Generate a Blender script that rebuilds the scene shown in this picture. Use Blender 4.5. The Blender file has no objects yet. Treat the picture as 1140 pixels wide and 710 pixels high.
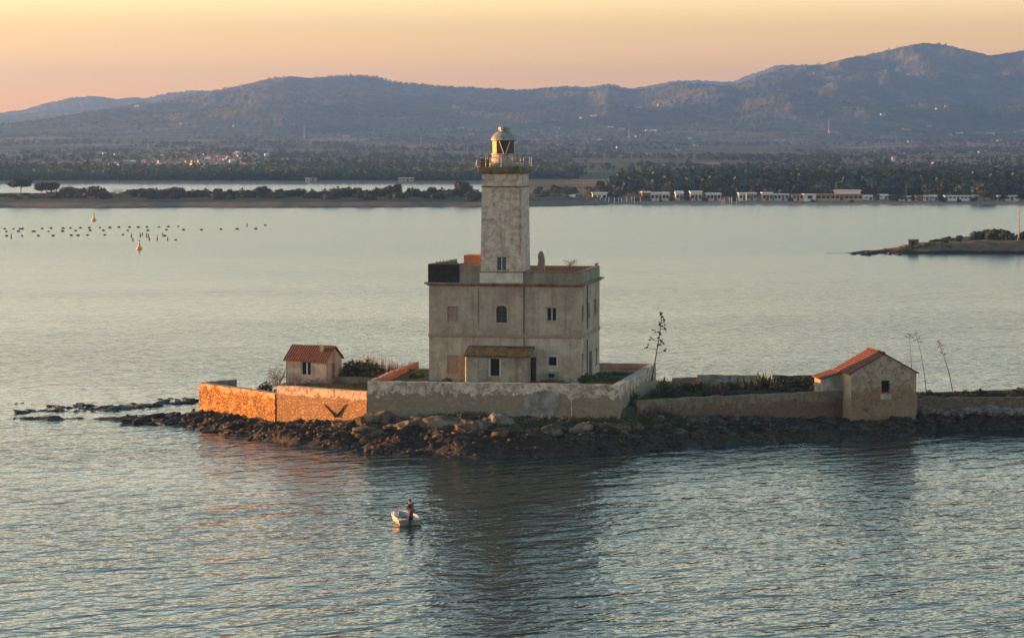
import bpy, bmesh, math, random
import numpy as np
from math import sin, cos, pi, radians as RAD
from mathutils import Vector, Matrix, noise as mn
random.seed(7); rng = np.random.default_rng(7)
S = bpy.context.scene; COL = S.collection
# ------------------------------------------------------------------ camera
F = 3000.0; H = 25.0; PITCH = math.atan(205/3000.0); CP, SP = cos(PITCH), sin(PITCH)
cd = bpy.data.cameras.new('camera'); cam = bpy.data.objects.new('camera', cd); COL.objects.link(cam); S.camera = cam
cd.sensor_width = 36; cd.lens = 36*F/1140; cd.clip_end = 30000; cd.clip_start = 1
cam.location = (0, 0, H); cam.rotation_euler = (pi/2-PITCH, 0, 0)
def ray(px, py):
    a = (px-570)/F; b = -(py-355)/F
    return Vector((a, CP+b*SP, -SP+b*CP))
CAM = Vector((0, 0, H))
def atZ(px, py, z=0.0):
    d = ray(px, py); return CAM+d*((z-H)/d.z)
def atY(px, py, Y):
    d = ray(px, py); return CAM+d*(Y/d.y)
# ------------------------------------------------------------------ tags and objects
def tag(o, label=None, cat=None, group=None, kind=None):
    for k, v in (('label', label), ('category', cat), ('group', group), ('kind', kind)):
        if v: o[k] = v
    if label and not kind: o['kind'] = 'thing'
    return o
def empty(name, loc=(0, 0, 0), rz=0.0, label=None, cat=None, group=None):
    o = bpy.data.objects.new(name, None); COL.objects.link(o)
    o.location = loc; o.rotation_euler = (0, 0, rz); o.empty_display_size = .2
    return tag(o, label, cat, group)
def children(o): return [c for c in bpy.data.objects if c.parent == o]
KIDS = {}
def copy_tree(o, parent=None, kids=None):
    c = o.copy(); COL.objects.link(c); c.parent = parent
    for ch in (KIDS.get(o.name) or ()): copy_tree(ch, c)
    return c
class MB:
    """collects geometry; build() links it as one mesh object"""
    def __init__(s): s.v = []; s.f = []; s.m = []
    def add(s, vs, fs, mi=0):
        b = len(s.v); s.v += [tuple(v) for v in vs]
        for f in fs: s.f.append(tuple(b+i for i in f)); s.m.append(mi)
        return s
    def box(s, x0, x1, y0, y1, z0, z1, mi=0, fr=None):
        vs = [(x, y, z) for z in (z0, z1) for y in (y0, y1) for x in (x0, x1)]
        if fr: vs = [fr @ Vector(v) for v in vs]
        return s.add(vs, [(0, 2, 3, 1), (4, 5, 7, 6), (0, 1, 5, 4), (2, 6, 7, 3), (0, 4, 6, 2), (1, 3, 7, 5)], mi)
    def prism(s, poly, axis, a, b, mi=0):
        """poly in the two other axes, extruded along axis from a to b"""
        n = len(poly)
        def mk(p, t):
            return (t, p[0], p[1]) if axis == 0 else (p[0], t, p[1]) if axis == 1 else (p[0], p[1], t)
        vs = [mk(p, a) for p in poly]+[mk(p, b) for p in poly]
        return s.add(vs, [tuple(range(n))[::-1], tuple(range(n, 2*n))]+[(i, (i+1) % n, n+(i+1) % n, n+i) for i in range(n)], mi)
    def tube(s, pts, r, seg=6, mi=0):
        pts = [Vector(p) for p in pts]; rs = r if isinstance(r, (list, tuple)) else [r]*len(pts)
        rings = []
        for i, p in enumerate(pts):
            d = (pts[min(i+1, len(pts)-1)]-pts[max(i-1, 0)]).normalized()
            u = d.cross(Vector((0, 0, 1)) if abs(d.z) < .9 else Vector((1, 0, 0))).normalized(); w = d.cross(u)
            rings.append([p+(u*cos(2*pi*k/seg)+w*sin(2*pi*k/seg))*rs[i] for k in range(seg)])
        vs = [v for rg in rings for v in rg]; n = len(pts)
        fs = [(i*seg+k, i*seg+(k+1) % seg, (i+1)*seg+(k+1) % seg, (i+1)*seg+k) for i in range(n-1) for k in range(seg)]
        fs += [tuple(range(seg))[::-1], tuple((n-1)*seg+k for k in range(seg))]
        return s.add(vs, fs, mi)
    def lathe(s, prof, seg=20, c=(0, 0), mi=0, a0=0, a1=2*pi, close=True):
        full = abs(a1-a0-2*pi) < 1e-6; m = seg if full else seg+1
        vs = [(c[0]+r*cos(a0+(a1-a0)*k/seg), c[1]+r*sin(a0+(a1-a0)*k/seg), z) for r, z in prof for k in range(m)]
        fs = [(i*m+k, i*m+(k+1) % m, (i+1)*m+(k+1) % m, (i+1)*m+k) for i in range(len(prof)-1) for k in range(seg)]
        if close and full: fs += [tuple(range(m))[::-1], tuple((len(prof)-1)*m+k for k in range(m))]
        return s.add(vs, fs, mi)
    def build(s, name, mats, parent=None, smooth=False, bevel=0, loc=None):
        me = bpy.data.meshes.new(name); me.from_pydata(s.v, [], s.f)
        mats = mats if isinstance(mats, (list, tuple)) else [mats]
        for m in mats: me.materials.append(m)
        if len(mats) > 1: me.polygons.foreach_set('material_index', s.m)
        bm = bmesh.new(); bm.from_mesh(me); bmesh.ops.recalc_face_normals(bm, faces=bm.faces); bm.to_mesh(me); bm.free()
        if smooth: me.polygons.foreach_set('use_smooth', [True]*len(me.polygons))
        o = bpy.data.objects.new(name, me); COL.objects.link(o)
        if loc: o.location = loc
        if parent: o.parent = parent; KIDS.setdefault(parent.name, []).append(o)
        if bevel:
            b = o.modifiers.new('bevel', 'BEVEL'); b.width = bevel; b.segments = 1; b.limit_method = 'ANGLE'
        return o
def raw(name, vs, fs, mats, parent=None, smooth=False):
    """numpy arrays straight to a mesh object"""
    me = bpy.data.meshes.new(name); vs = np.asarray(vs, float); fs = np.asarray(fs, int); k = fs.shape[1]
    me.vertices.add(len(vs)); me.vertices.foreach_set('co', vs.ravel())
    me.loops.add(fs.size); me.loops.foreach_set('vertex_index', fs.ravel())
    me.polygons.add(len(fs)); me.polygons.foreach_set('loop_start', np.arange(len(fs))*k)
    if smooth: me.polygons.foreach_set('use_smooth', np.ones(len(fs), bool))
    for m in (mats if isinstance(mats, (list, tuple)) else [mats]): me.materials.append(m)
    me.update(calc_edges=True); me.validate()
    o = bpy.data.objects.new(name, me); COL.objects.link(o)
    if parent: o.parent = parent; KIDS.setdefault(parent.name, []).append(o)
    return o
# ------------------------------------------------------------------ value noise on arrays
_P = rng.random((256, 256))
def vnoise(x, y):
    x = np.asarray(x, float); y = np.asarray(y, float); xi = np.floor(x).astype(int); yi = np.floor(y).astype(int)
    fx = x-xi; fy = y-yi; fx = fx*fx*(3-2*fx); fy = fy*fy*(3-2*fy)
    g = lambda a, b: _P[a % 256, b % 256]
    return (g(xi, yi)*(1-fx)+g(xi+1, yi)*fx)*(1-fy)+(g(xi, yi+1)*(1-fx)+g(xi+1, yi+1)*fx)*fy
def fbm(x, y, o=5, ridged=False):
    t = 0; a = .5; s = 0
    for i in range(o):
        n = vnoise(x*2**i+17.3*i, y*2**i+9.1*i)
        if ridged: n = 1-abs(2*n-1)
        t = t+a*n; s += a; a *= .5
    return t/s
# ------------------------------------------------------------------ materials
class NT:
    def __init__(s, name):
        s.mat = bpy.data.materials.new(name); s.mat.use_nodes = True; s.t = s.mat.node_tree
        s.b = s.t.nodes['Principled BSDF']; s.out = s.t.nodes['Material Output']
    def n(s, typ, **kw):
        nd = s.t.nodes.new('ShaderNode'+typ)
        for k, v in kw.items(): setattr(nd, k, v)
        return nd
    def l(s, a, b): s.t.links.new(a, b)
    def put(s, sock, v):
        if hasattr(v, 'is_output') or isinstance(v, bpy.types.NodeSocket): s.l(v, sock)
        elif isinstance(v, (tuple, list)) and len(v) == 3 and sock.type == 'RGBA': sock.default_value = (*v, 1)
        else: sock.default_value = v
    def coord(s, world=False, scale=None, rot=None):
        if world: c = s.n('NewGeometry').outputs['Position']
        else: c = s.n('TexCoord').outputs['Object']
        if scale or rot:
            m = s.n('Mapping'); s.l(c, m.inputs[0])
            if scale: m.inputs['Scale'].default_value = scale
            if rot: m.inputs['Rotation'].default_value = rot
            c = m.outputs[0]
        return c
    def noise(s, c, scale, detail=5, rough=.6, dist=0.0, col=False):
        x = s.n('TexNoise'); s.l(c, x.inputs['Vector']); x.inputs['Scale'].default_value = scale
        x.inputs['Detail'].default_value = detail; x.inputs['Roughness'].default_value = rough; x.inputs['Distortion'].default_value = dist
        return x.outputs['Color' if col else 'Fac']
    def ramp(s, fac, stops):
        r = s.n('ValToRGB'); s.l(fac, r.inputs[0]); e = r.color_ramp.elements
        while len(e) < len(stops): e.new(.5)
        for i, (p, c) in enumerate(stops): e[i].position = p; e[i].color = (*c, 1) if len(c) == 3 else c
        return r.outputs[0]
    def mix(s, f, a, b, mode='MIX'):
        m = s.n('Mix', data_type='RGBA', blend_type=mode); s.put(m.inputs[0], f); s.put(m.inputs[6], a); s.put(m.inputs[7], b); return m.outputs[2]
    def math(s, op, a, b=None, c=None, clamp=False):
        m = s.n('Math', operation=op, use_clamp=clamp); s.put(m.inputs[0], a)
        if b is not None: s.put(m.inputs[1], b)
        if c is not None: s.put(m.inputs[2], c)
        return m.outputs[0]
    def step(s, v, lo, hi):
        m = s.n('MapRange', interpolation_type='SMOOTHSTEP'); s.put(m.inputs[0], v); m.inputs[1].default_value = lo; m.inputs[2].default_value = hi; return m.outputs[0]
    def xyz(s, c):
        x = s.n('SeparateXYZ'); s.l(c, x.inputs[0]); return x.outputs
    def bump(s, h, dist, strength=1.0, prev=None):
        b = s.n('Bump'); s.l(h, b.inputs['Height']); b.inputs['Distance'].default_value = dist; b.inputs['Strength'].default_value = strength
        if prev is not None: s.l(prev, b.inputs['Normal'])
        return b.outputs[0]
    def fin(s, col, rough=.9, normal=None, spec=.3, metal=0):
        s.put(s.b.inputs['Base Color'], col); s.put(s.b.inputs['Roughness'], rough); s.b.inputs['Specular IOR Level'].default_value = spec
        s.b.inputs['Metallic'].default_value = metal
        if normal is not None: s.l(normal, s.b.inputs['Normal'])
        return s.mat
def mottled(name, cols, scale=1.0, rough=.9, bump=.01, bscale=None, streak=0.0, streak_col=(.06, .05, .04), spec=.3, world=False, metal=0, blotch=None):
    t = NT(name); c = t.coord(world)
    k = len(cols); stops = [(.38+.24*i/max(k-1, 1), cols[i]) for i in range(k)]
    col = t.ramp(t.noise(c, scale, 7, .62), stops)
    fine = t.noise(c, scale*9, 4, .7)
    col = t.mix(.55, col, t.ramp(fine, [(.25, (.55,)*3), (.75, (1.35,)*3)]), 'MULTIPLY')
    if blotch:
        bf = t.step(t.noise(c, scale*blotch[1], 8, .7, .4), blotch[2], blotch[2]+.07); col = t.mix(bf, col, blotch[0])
    if streak:
        m = t.n('Mapping'); t.l(c, m.inputs[0]); m.inputs['Scale'].default_value = (2.2, 2.2, .16)
        sf = t.math('MULTIPLY', t.step(t.noise(m.outputs[0], 1.0, 5, .65), .48, .72), streak)
        col = t.mix(sf, col, streak_col)
    nb = t.bump(t.noise(c, bscale or scale*6, 6, .7), bump) if bump else None
    return t.fin(col, rough, nb, spec, metal)
def plain(name, col, rough=.6, spec=.4, metal=0, var=.25, scale=3):
    a = tuple(x*(1-var) for x in col); b = tuple(min(1, x*(1+var)) for x in col)
    return mottled(name, [a, b], scale, rough, 0, spec=spec, metal=metal)
def masonry(name, stones, mortar, scale=2.2, bump=.06, bands=(), dist=.12, gap=.06, wet=None, squash=1.35, world=True):
    """rubble stone; bands = (z, colours, ragged) plaster above the height z"""
    t = NT(name); c = t.coord(world)
    nz = t.noise(c, 1.6, 4, .6, col=True)
    v = t.n('VectorMath', operation='MULTIPLY_ADD'); t.l(nz, v.inputs[0]); v.inputs[1].default_value = (dist*2,)*3; t.l(c, v.inputs[2])
    mp = t.n('Mapping'); t.l(v.outputs[0], mp.inputs[0]); mp.inputs['Scale'].default_value = (1, 1, squash)
    vo = t.n('TexVoronoi'); t.l(mp.outputs[0], vo.inputs['Vector']); vo.inputs['Scale'].default_value = scale
    ed = t.n('TexVoronoi', feature='DISTANCE_TO_EDGE'); t.l(mp.outputs[0], ed.inputs['Vector']); ed.inputs['Scale'].default_value = scale
    cell = t.xyz(vo.outputs['Color'])[0]
    k = len(stones); col = t.ramp(cell, [(i/(k-1), stones[i]) for i in range(k)])
    fine = t.noise(c, 9, 5, .7)
    col = t.mix(.7, col, t.ramp(fine, [(.25, (.5,)*3), (.75, (1.4,)*3)]), 'MULTIPLY')
    ef = t.step(ed.outputs['Distance'], gap*.3, gap*1.6)
    col = t.mix(ef, mortar, col)
    big = t.noise(c, .45, 6, .65)
    col = t.mix(t.math('MULTIPLY', t.step(big, .47, .60), .5), col, mortar)
    h = t.math('ADD', ef, t.math('MULTIPLY', fine, .5))
    z = t.xyz(c)[2]
    for (z0, cols, rag) in bands:
        n2 = t.noise(c, 1.3, 7, .68); zz = t.math('MULTIPLY_ADD', t.math('SUBTRACT', n2, .5), rag, z)
        f = t.step(zz, z0-.05, z0+.05)
        holes = t.step(t.noise(c, 1.9, 6, .7, .6), .53, .57); f = t.math('MULTIPLY', f, t.math('SUBTRACT', 1, t.math('MULTIPLY', holes, .9)))
        pc = t.ramp(t.noise(c, 1.1, 7, .65), [(.4, cols[0]), (.58, cols[1])])
        pc = t.mix(.5, pc, t.ramp(fine, [(.25, (.65,)*3), (.75, (1.2,)*3)]), 'MULTIPLY')
        col = t.mix(f, col, pc); h = t.mix(f, h, t.math('MULTIPLY_ADD', fine, .25, 1.0))
    if wet:
        n3 = t.noise(c, .9, 5, .6); zz = t.math('MULTIPLY_ADD', t.math('SUBTRACT', n3, .5), .9, z)
        col = t.mix(t.step(zz, wet, wet+.5), (.022, .02, .014), col)
    return t.fin(col, .92, t.bump(h, bump), .25)
def leafy(name, c1, c2, c3=None, rnd=.35):
    t = NT(name); c = t.coord()
    f = t.noise(c, 1.2, 3, .6); info = t.n('ObjectInfo').outputs['Random']
    col = t.ramp(f, [(.3, c1), (.7, c2)])
    hs = t.n('HueSaturation'); t.l(col, hs.inputs['Color']); t.put(hs.inputs['Value'], t.math('MULTIPLY_ADD', info, rnd*2, 1-rnd)); t.put(hs.inputs['Hue'], t.math('MULTIPLY_ADD', info, .04, .48))
    return t.fin(hs.outputs[0], .75, None, .2)
AIR, DUST, OZONE, SKY_STR = 1.0, .6, 1.0, .13
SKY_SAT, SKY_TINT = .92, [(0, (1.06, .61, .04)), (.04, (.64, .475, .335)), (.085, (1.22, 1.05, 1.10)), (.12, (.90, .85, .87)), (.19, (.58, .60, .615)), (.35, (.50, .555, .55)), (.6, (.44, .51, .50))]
SUN_STR, SUN_COL, EXPO = 3.5, (1, .42, .11), 2.66
HAZE_COL, HAZE_D, HAZE_G = (.215, .42, .98), 1.35e-4, .55
WAMP = (.115, .135, .11)
# ------------------------------------------------------------------ light
SUN_AZ, SUN_EL = 104.5, 4.2     # azimuth from the direction towards the camera, turning left
sd = Vector((-sin(RAD(SUN_AZ))*cos(RAD(SUN_EL)), -cos(RAD(SUN_AZ))*cos(RAD(SUN_EL)), sin(RAD(SUN_EL))))
W = bpy.data.worlds.new('World'); S.world = W; W.use_nodes = True
wt = W.node_tree; sky = wt.nodes.new('ShaderNodeTexSky'); sky.sky_type = 'NISHITA'; sky.sun_disc = False
sky.sun_elevation = RAD(SUN_EL); sky.sun_rotation = math.atan2(sd.x, sd.y); sky.altitude = 0
sky.air_density = AIR; sky.dust_density = DUST; sky.ozone_density = OZONE
hsv = wt.nodes.new('ShaderNodeHueSaturation'); hsv.inputs['Saturation'].default_value = SKY_SAT; wt.links.new(sky.outputs[0], hsv.inputs['Color'])
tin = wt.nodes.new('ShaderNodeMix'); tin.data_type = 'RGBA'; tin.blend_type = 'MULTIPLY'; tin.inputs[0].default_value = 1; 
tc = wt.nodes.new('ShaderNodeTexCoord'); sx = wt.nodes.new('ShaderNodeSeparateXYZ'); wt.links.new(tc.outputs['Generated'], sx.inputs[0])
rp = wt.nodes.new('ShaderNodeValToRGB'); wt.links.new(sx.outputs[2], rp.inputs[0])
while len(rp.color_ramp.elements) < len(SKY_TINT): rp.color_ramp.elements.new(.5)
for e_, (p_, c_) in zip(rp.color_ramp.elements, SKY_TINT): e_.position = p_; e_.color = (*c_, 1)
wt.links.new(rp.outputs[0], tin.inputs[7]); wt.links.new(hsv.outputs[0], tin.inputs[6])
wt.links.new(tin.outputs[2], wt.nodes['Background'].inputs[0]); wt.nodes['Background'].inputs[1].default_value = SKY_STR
sl = bpy.data.lights.new('sun', 'SUN'); so = bpy.data.objects.new('sun', sl); COL.objects.link(so)
sl.energy = SUN_STR; sl.angle = RAD(.55); sl.color = SUN_COL
so.rotation_euler = sd.to_track_quat('Z', 'Y').to_euler(); so.location = (-60, 200, 60)
vs = S.view_settings; vs.view_transform = 'Standard'; vs.look = 'None'; vs.gamma = 1; vs.exposure = EXPO; vs.use_curve_mapping = False
S.cycles.use_denoising = True; S.cycles.max_bounces = 6; S.cycles.diffuse_bounces = 3; S.cycles.glossy_bounces = 3
S.cycles.volume_bounces = 0; S.cycles.transparent_max_bounces = 8; S.cycles.caustics_reflective = False; S.cycles.caustics_refractive = False
# haze
t = NT('air'); t.t.nodes.remove(t.b)
pv = t.n('VolumePrincipled'); pv.inputs['Color'].default_value = (*HAZE_COL, 1); pv.inputs['Density'].default_value = HAZE_D; pv.inputs['Anisotropy'].default_value = HAZE_G
t.l(pv.outputs[0], t.out.inputs['Volume'])
hz = MB().box(-5200, 5200, -400, 10400, -3.5, 268).build('haze', t.mat); tag(hz, kind='stuff')
# ------------------------------------------------------------------ water
t = NT('sea water'); c = t.coord(True)
def vm(op, a, b=None, out=0):
    m = t.n('VectorMath', operation=op); t.l(a, m.inputs[0])
    if isinstance(b, tuple): m.inputs[1].default_value = b
    elif b is not None: t.l(b, m.inputs[1])
    return m.outputs[out]
vadd = lambda a, b: vm('ADD', a, b)
def waves(wl, amp, crest, ang, detail=2, dist=.3):
    """slope field of wind waves of length wl whose crests run at the angle ang; crest = stretch along the crests"""
    e = wl*.12; hs = []
    for off in ((0, 0, 0), (e, 0, 0), (0, e, 0)):
        q = vadd(c, off) if any(off) else c
        m = t.n('Mapping'); t.l(q, m.inputs[0]); m.inputs['Rotation'].default_value = (0, 0, -ang)
        m2 = t.n('Mapping'); t.l(m.outputs[0], m2.inputs[0]); m2.inputs['Scale'].default_value = (1/(wl*crest), 1/wl, 1)
        hs.append(t.noise(m2.outputs[0], 1.0, detail, .5, dist))
    k = amp*wl/e; x = t.n('CombineXYZ')
    t.l(t.math('MULTIPLY', t.math('SUBTRACT', hs[0], hs[1]), k), x.inputs[0]); t.l(t.math('MULTIPLY', t.math('SUBTRACT', hs[0], hs[2]), k), x.inputs[1])
    return x.outputs[0]
wsum = vadd(vadd(waves(2.6, WAMP[0], 2.0, RAD(38)), waves(1.0, WAMP[1], 1.6, RAD(24))), waves(.36, WAMP[2], 1.6, RAD(48), 1))
calm = t.ramp(t.noise(t.coord(True, (.006, .022, 1)), 1.0, 3, .55), [(.38, (.66,)*3), (.62, (1.15,)*3)])
wy = t.xyz(c)[1]
def wmap(stops):
    r = t.n('MapRange'); t.l(wy, r.inputs[0]); r.inputs[1].default_value, r.inputs[2].default_value, r.inputs[3].default_value, r.inputs[4].default_value = stops; return r.outputs[0]
ws0 = t.n('VectorMath', operation='MULTIPLY'); t.l(wsum, ws0.inputs[0]); t.l(calm, ws0.inputs[1])
ws = t.n('VectorMath', operation='SCALE'); t.l(ws0.outputs[0], ws.inputs[0]); t.l(wmap((260, 760, 1.0, .34)), ws.inputs['Scale'])
nrm = t.n('VectorMath', operation='NORMALIZE'); t.l(vadd(ws.outputs[0], (0, 0, 1)), nrm.inputs[0])
t.b.inputs['IOR'].default_value = 1.30
water_mat = t.fin((.006, .022, .022), wmap((140, 600, .09, .22)), nrm.outputs[0], .5)
tag(MB().add([(-5000, -350, 0), (5000, -350, 0), (5000, 10000, 0), (-5000, 10000, 0)], [(0, 1, 2, 3)]).build('water', water_mat), kind='structure')
bed = mottled('sea bed', [(.05, .05, .04), (.08, .075, .06)], .2, .95, 0)
tag(MB().add([(-5000, -350, -2.5), (5000, -350, -2.5), (5000, 10000, -2.5), (-5000, 10000, -2.5)], [(0, 1, 2, 3)]).build('seabed', bed), kind='structure')
# ------------------------------------------------------------------ mainland with hills
R1x, R1y = zip((-400, 150), (0, 141), (60, 134), (130, 121), (180, 114), (213, 107), (250, 100.5), (270, 96), (300, 89), (325, 86), (345, 88), (370, 86), (393, 85), (420, 87.5), (440, 93), (490, 97), (560, 101.5), (590, 102), (625, 99), (655, 101), (678, 97.5), (690, 100), (703, 103), (725, 100), (750, 95), (775, 95), (800, 98), (820, 97), (845, 87), (865, 79), (880, 75), (910, 73), (940, 66), (980, 58), (1000, 53), (1025, 49), (1050, 51), (1075, 57), (1100, 63), (1112, 61.5), (1140, 57), (1200, 62), (1500, 90))
R2x, R2y = zip((-400, 140), (0, 126), (26, 123), (53, 115), (80, 109), (105, 107), (131, 110.5), (150, 108.5), (163, 110), (180, 105), (213, 101), (250, 101.5), (300, 99), (420, 100), (500, 97), (560, 100), (580, 100), (625, 96), (655, 97), (678, 93.5), (690, 96), (703, 99), (725, 95), (750, 90), (775, 90), (800, 91), (815, 91), (830, 85), (845, 80), (860, 74), (880, 72), (910, 75), (1000, 80), (1500, 100))
PLx, PLz = zip((900, 0), (1400, 1.0), (2000, 2.0), (2600, 3.5), (3200, 7), (4000, 18), (4800, 36), (6500, 60), (10500, 60))
def shore_Y(px): return np.interp(px, [-500, 548, 600, 2000], [1376, 1376, 958, 958])
def ss(x): x = np.clip(x, 0, 1); return x*x*(3-2*x)
def terrain(px, Y):
    px = np.asarray(px, float); Y = np.asarray(Y, float); X = (px-570)/F*Y
    z = -1.2+2.2*ss((Y-shore_Y(px)+12)/40)+np.interp(Y, PLx, PLz)*ss((Y-shore_Y(px))/300)
    z = z+(fbm(X/420, Y/420, 4)-.5)*np.interp(Y, [1200, 2000, 3000, 4500, 6500], [0, 1.5, 8, 26, 40])
    z = z+5*np.exp(-((px-248)/42)**2-((Y-2450)/330)**2)
    n = fbm(X/900+3, Y/1300+7, 6, True); n2 = fbm(X/260, Y/300, 5)
    Yr1 = 6300+250*(fbm(px/160, px*0+3, 3)-.5); top1 = H+(150-np.interp(px, R1x, R1y))*Yr1/F*1.0
    t1 = np.where(Y < Yr1, (Y-4300)/(Yr1-4300), 1-(Y-Yr1)/1400)
    t1 = np.clip(t1, 0, 1); e = t1**1.45
    m1 = z*(1-e)+top1*e+t1*(1-t1)*top1*((n-.55)*3.2+(n2-.5)*1.2)*1.5
    Yr2 = 8700.; top2 = H+(150-np.interp(px, R2x, R2y))*Yr2/F
    t2 = np.clip(np.where(Y < Yr2, (Y-6900)/(Yr2-6900), 1-(Y-Yr2)/900), 0, 1); e2 = t2**1.3
    m2 = z*(1-e2)+top2*e2+t2*(1-t2)*top2*((n-.55)*1.3+(n2-.5)*.4)
    jag = (fbm(px/7, Y/90, 3)-.5)*5
    m1 = np.minimum(m1, H+(150-np.interp(px, R1x, R1y))*Y/F+jag-1); m2 = np.minimum(m2, H+(150-np.interp(px, R2x, R2y))*Y/F+jag*1.3-1)
    z = np.where(t1 > 0, np.maximum(z*(1-e), m1), z); z = np.where(t2 > 0, np.maximum(z, m2), z)
    return z
cols = np.arange(-260, 1402, 2.0); rows = np.concatenate([np.linspace(930, 1480, 24), np.linspace(1520, 4300, 50), np.linspace(4340, 6700, 110), np.linspace(6740, 9500, 46)])
PX, YY = np.meshgrid(cols, rows); ZZ = terrain(PX, YY)
rough_amt = np.interp(YY, [1000, 4000, 5000, 9000], [0, .8, 3.5, 5]); ZZ = ZZ+(rng.random(ZZ.shape)-.5)*rough_amt
nr, nc = ZZ.shape; idx = np.arange(nr*nc).reshape(nr, nc)
quads = np.stack([idx[:-1, :-1], idx[:-1, 1:], idx[1:, 1:], idx[1:, :-1]], -1).reshape(-1, 4)
t = NT('hill scrub'); c = t.coord(True)
big = t.noise(t.coord(True, (1, .5, 1)), .0022, 8, .68, .3); med = t.noise(c, .012, 7, .7); fine = t.noise(c, .06, 5, .75)
col = t.ramp(med, [(.36, (.032, .052, .026)), (.48, (.062, .080, .042)), (.57, (.115, .11, .065)), (.68, (.23, .185, .135))])
col = t.mix(t.step(big, .5, .66), col, t.ramp(fine, [(.35, (.035, .045, .025)), (.52, (.13, .11, .075)), (.63, (.30, .26, .22))]))
field = t.step(t.noise(t.coord(True, (1, .35, 1)), .006, 4, .5, .2), .56, .6)
yv = t.xyz(c)[1]; plainf = t.math('MULTIPLY', field, t.math('SUBTRACT', 1, t.step(yv, 3800, 5200)))
col = t.mix(plainf, col, (.20, .15, .10))
shf = t.math('MULTIPLY', t.math('SUBTRACT', 1, t.step(t.xyz(c)[2], .9, 1.35)), t.math('SUBTRACT', 1, t.step(yv, 1500, 1700)))
col = t.mix(shf, col, t.ramp(t.noise(c, .2, 5, .7), [(.3, (.17, .14, .12)), (.7, (.27, .22, .19))]))
hill_mat = t.fin(col, .95, t.bump(fine, 6.0), .1)
hills = raw('hills', np.stack([(PX-570)/F*YY, YY, ZZ], -1).reshape(-1, 3), quads, hill_mat, smooth=True); tag(hills, kind='structure')
_YS = np.concatenate([np.arange(955, 3000, 4.0), np.arange(3000, 9000, 10.0)])
def hit(px, py, lo=955):
    """first point of the mainland along the sight line"""
    d = ray(px, py); zr = H+d.z*_YS/d.y; zt = terrain(np.full_like(_YS, px), _YS)
    ok = np.nonzero((zt >= zr) & (_YS >= lo))[0]
    if not len(ok): return None
    Y = _YS[ok[0]]; return Vector((d.x/d.y*Y, Y, float(zt[ok[0]])))
def ground_at(px, Y): return Vector(((px-570)/F*Y, Y, float(terrain(np.array([float(px)]), np.array([float(Y)]))[0])))
# ------------------------------------------------------------------ materials of the island
ST1 = [(.20, .13, .075), (.30, .20, .12), (.38, .28, .19), (.25, .15, .08), (.33, .24, .15)]
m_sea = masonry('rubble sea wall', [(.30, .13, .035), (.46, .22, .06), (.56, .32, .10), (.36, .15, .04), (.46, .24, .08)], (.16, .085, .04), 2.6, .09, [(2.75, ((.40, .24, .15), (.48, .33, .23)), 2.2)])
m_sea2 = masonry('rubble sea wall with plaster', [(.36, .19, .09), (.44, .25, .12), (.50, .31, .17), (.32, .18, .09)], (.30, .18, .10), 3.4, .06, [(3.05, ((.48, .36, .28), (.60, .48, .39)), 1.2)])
m_terr = masonry('weathered render', [(.19, .155, .12), (.23, .19, .15), (.26, .215, .17), (.20, .16, .12)], (.22, .185, .145), 2.2, .03, [(3.72, ((.30, .265, .23), (.56, .50, .44)), 3.2)])
m_gard = masonry('brown garden wall', [(.10, .07, .045), (.15, .10, .06), (.19, .125, .07), (.12, .085, .055)], (.14, .11, .08), 3.2, .05, [(2.3, ((.15, .12, .09), (.21, .17, .13)), 4.0)], wet=.25)
m_quay = masonry('quay earth and stone', [(.11, .08, .055), (.15, .115, .08), (.18, .135, .095)], (.12, .095, .07), 2.6, .05)
m_pinkw = mottled('pink plaster', [(.26, .18, .145), (.33, .235, .19), (.38, .28, .23)], .7, .92, .02, streak=.35)
m_brickw = masonry('orange brick wall', [(.42, .17, .08), (.52, .23, .11), (.38, .18, .10), (.45, .27, .18)], (.33, .20, .13), 3.5, .03, [(4.5, ((.30, .20, .15), (.40, .28, .21)), .6)])
m_grayw = mottled('grey wall render', [(.12, .11, .10), (.19, .175, .155), (.25, .23, .20)], .8, .93, .03, streak=.4)
m_lightw = mottled('pale garden wall', [(.20, .185, .165), (.30, .28, .25), (.38, .36, .33)], .9, .93, .03, streak=.5)
m_house = mottled('house render', [(.265, .215, .178), (.34, .28, .235), (.40, .335, .285)], .55, .93, .015, streak=.5, streak_col=(.11, .085, .065), blotch=((.34, .31, .28), .9, .64))
m_housel = mottled('lower render', [(.26, .21, .17), (.355, .29, .24), (.44, .38, .33)], .5, .93, .02, streak=.5, streak_col=(.10, .085, .07), blotch=((.36, .34, .32), .8, .54))
m_trim = mottled('stone trim', [(.22, .175, .13), (.29, .235, .18)], 1.2, .9, .015)
m_surr = mottled('pale window surround', [(.30, .25, .20), (.38, .325, .265)], 1.5, .9, .01)
m_corn = mottled('stained cornice', [(.12, .095, .065), (.19, .155, .115), (.22, .18, .14)], 1.3, .92, .02, streak=.6, streak_col=(.05, .04, .025))
m_para = mottled('parapet render', [(.17, .15, .12), (.22, .195, .16), (.26, .235, .20)], .9, .92, .02, streak=.5, streak_col=(.08, .07, .055))
m_tower = mottled('tower plaster', [(.32, .265, .23), (.46, .39, .345), (.56, .485, .44)], 2.0, .92, .02, streak=.5, streak_col=(.17, .13, .105), blotch=((.22, .175, .145), 1.1, .585))
m_towerw = mottled('white tower base', [(.42, .38, .34), (.56, .52, .47)], 1.2, .9, .01, streak=.2)
m_gal = mottled('mossy gallery stone', [(.07, .065, .03), (.15, .125, .07), (.20, .16, .11)], 2.0, .93, .02, streak=.5)
m_rust = mottled('rusty iron', [(.06, .035, .025), (.13, .07, .045), (.20, .12, .08)], 3, .8, .005)
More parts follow.
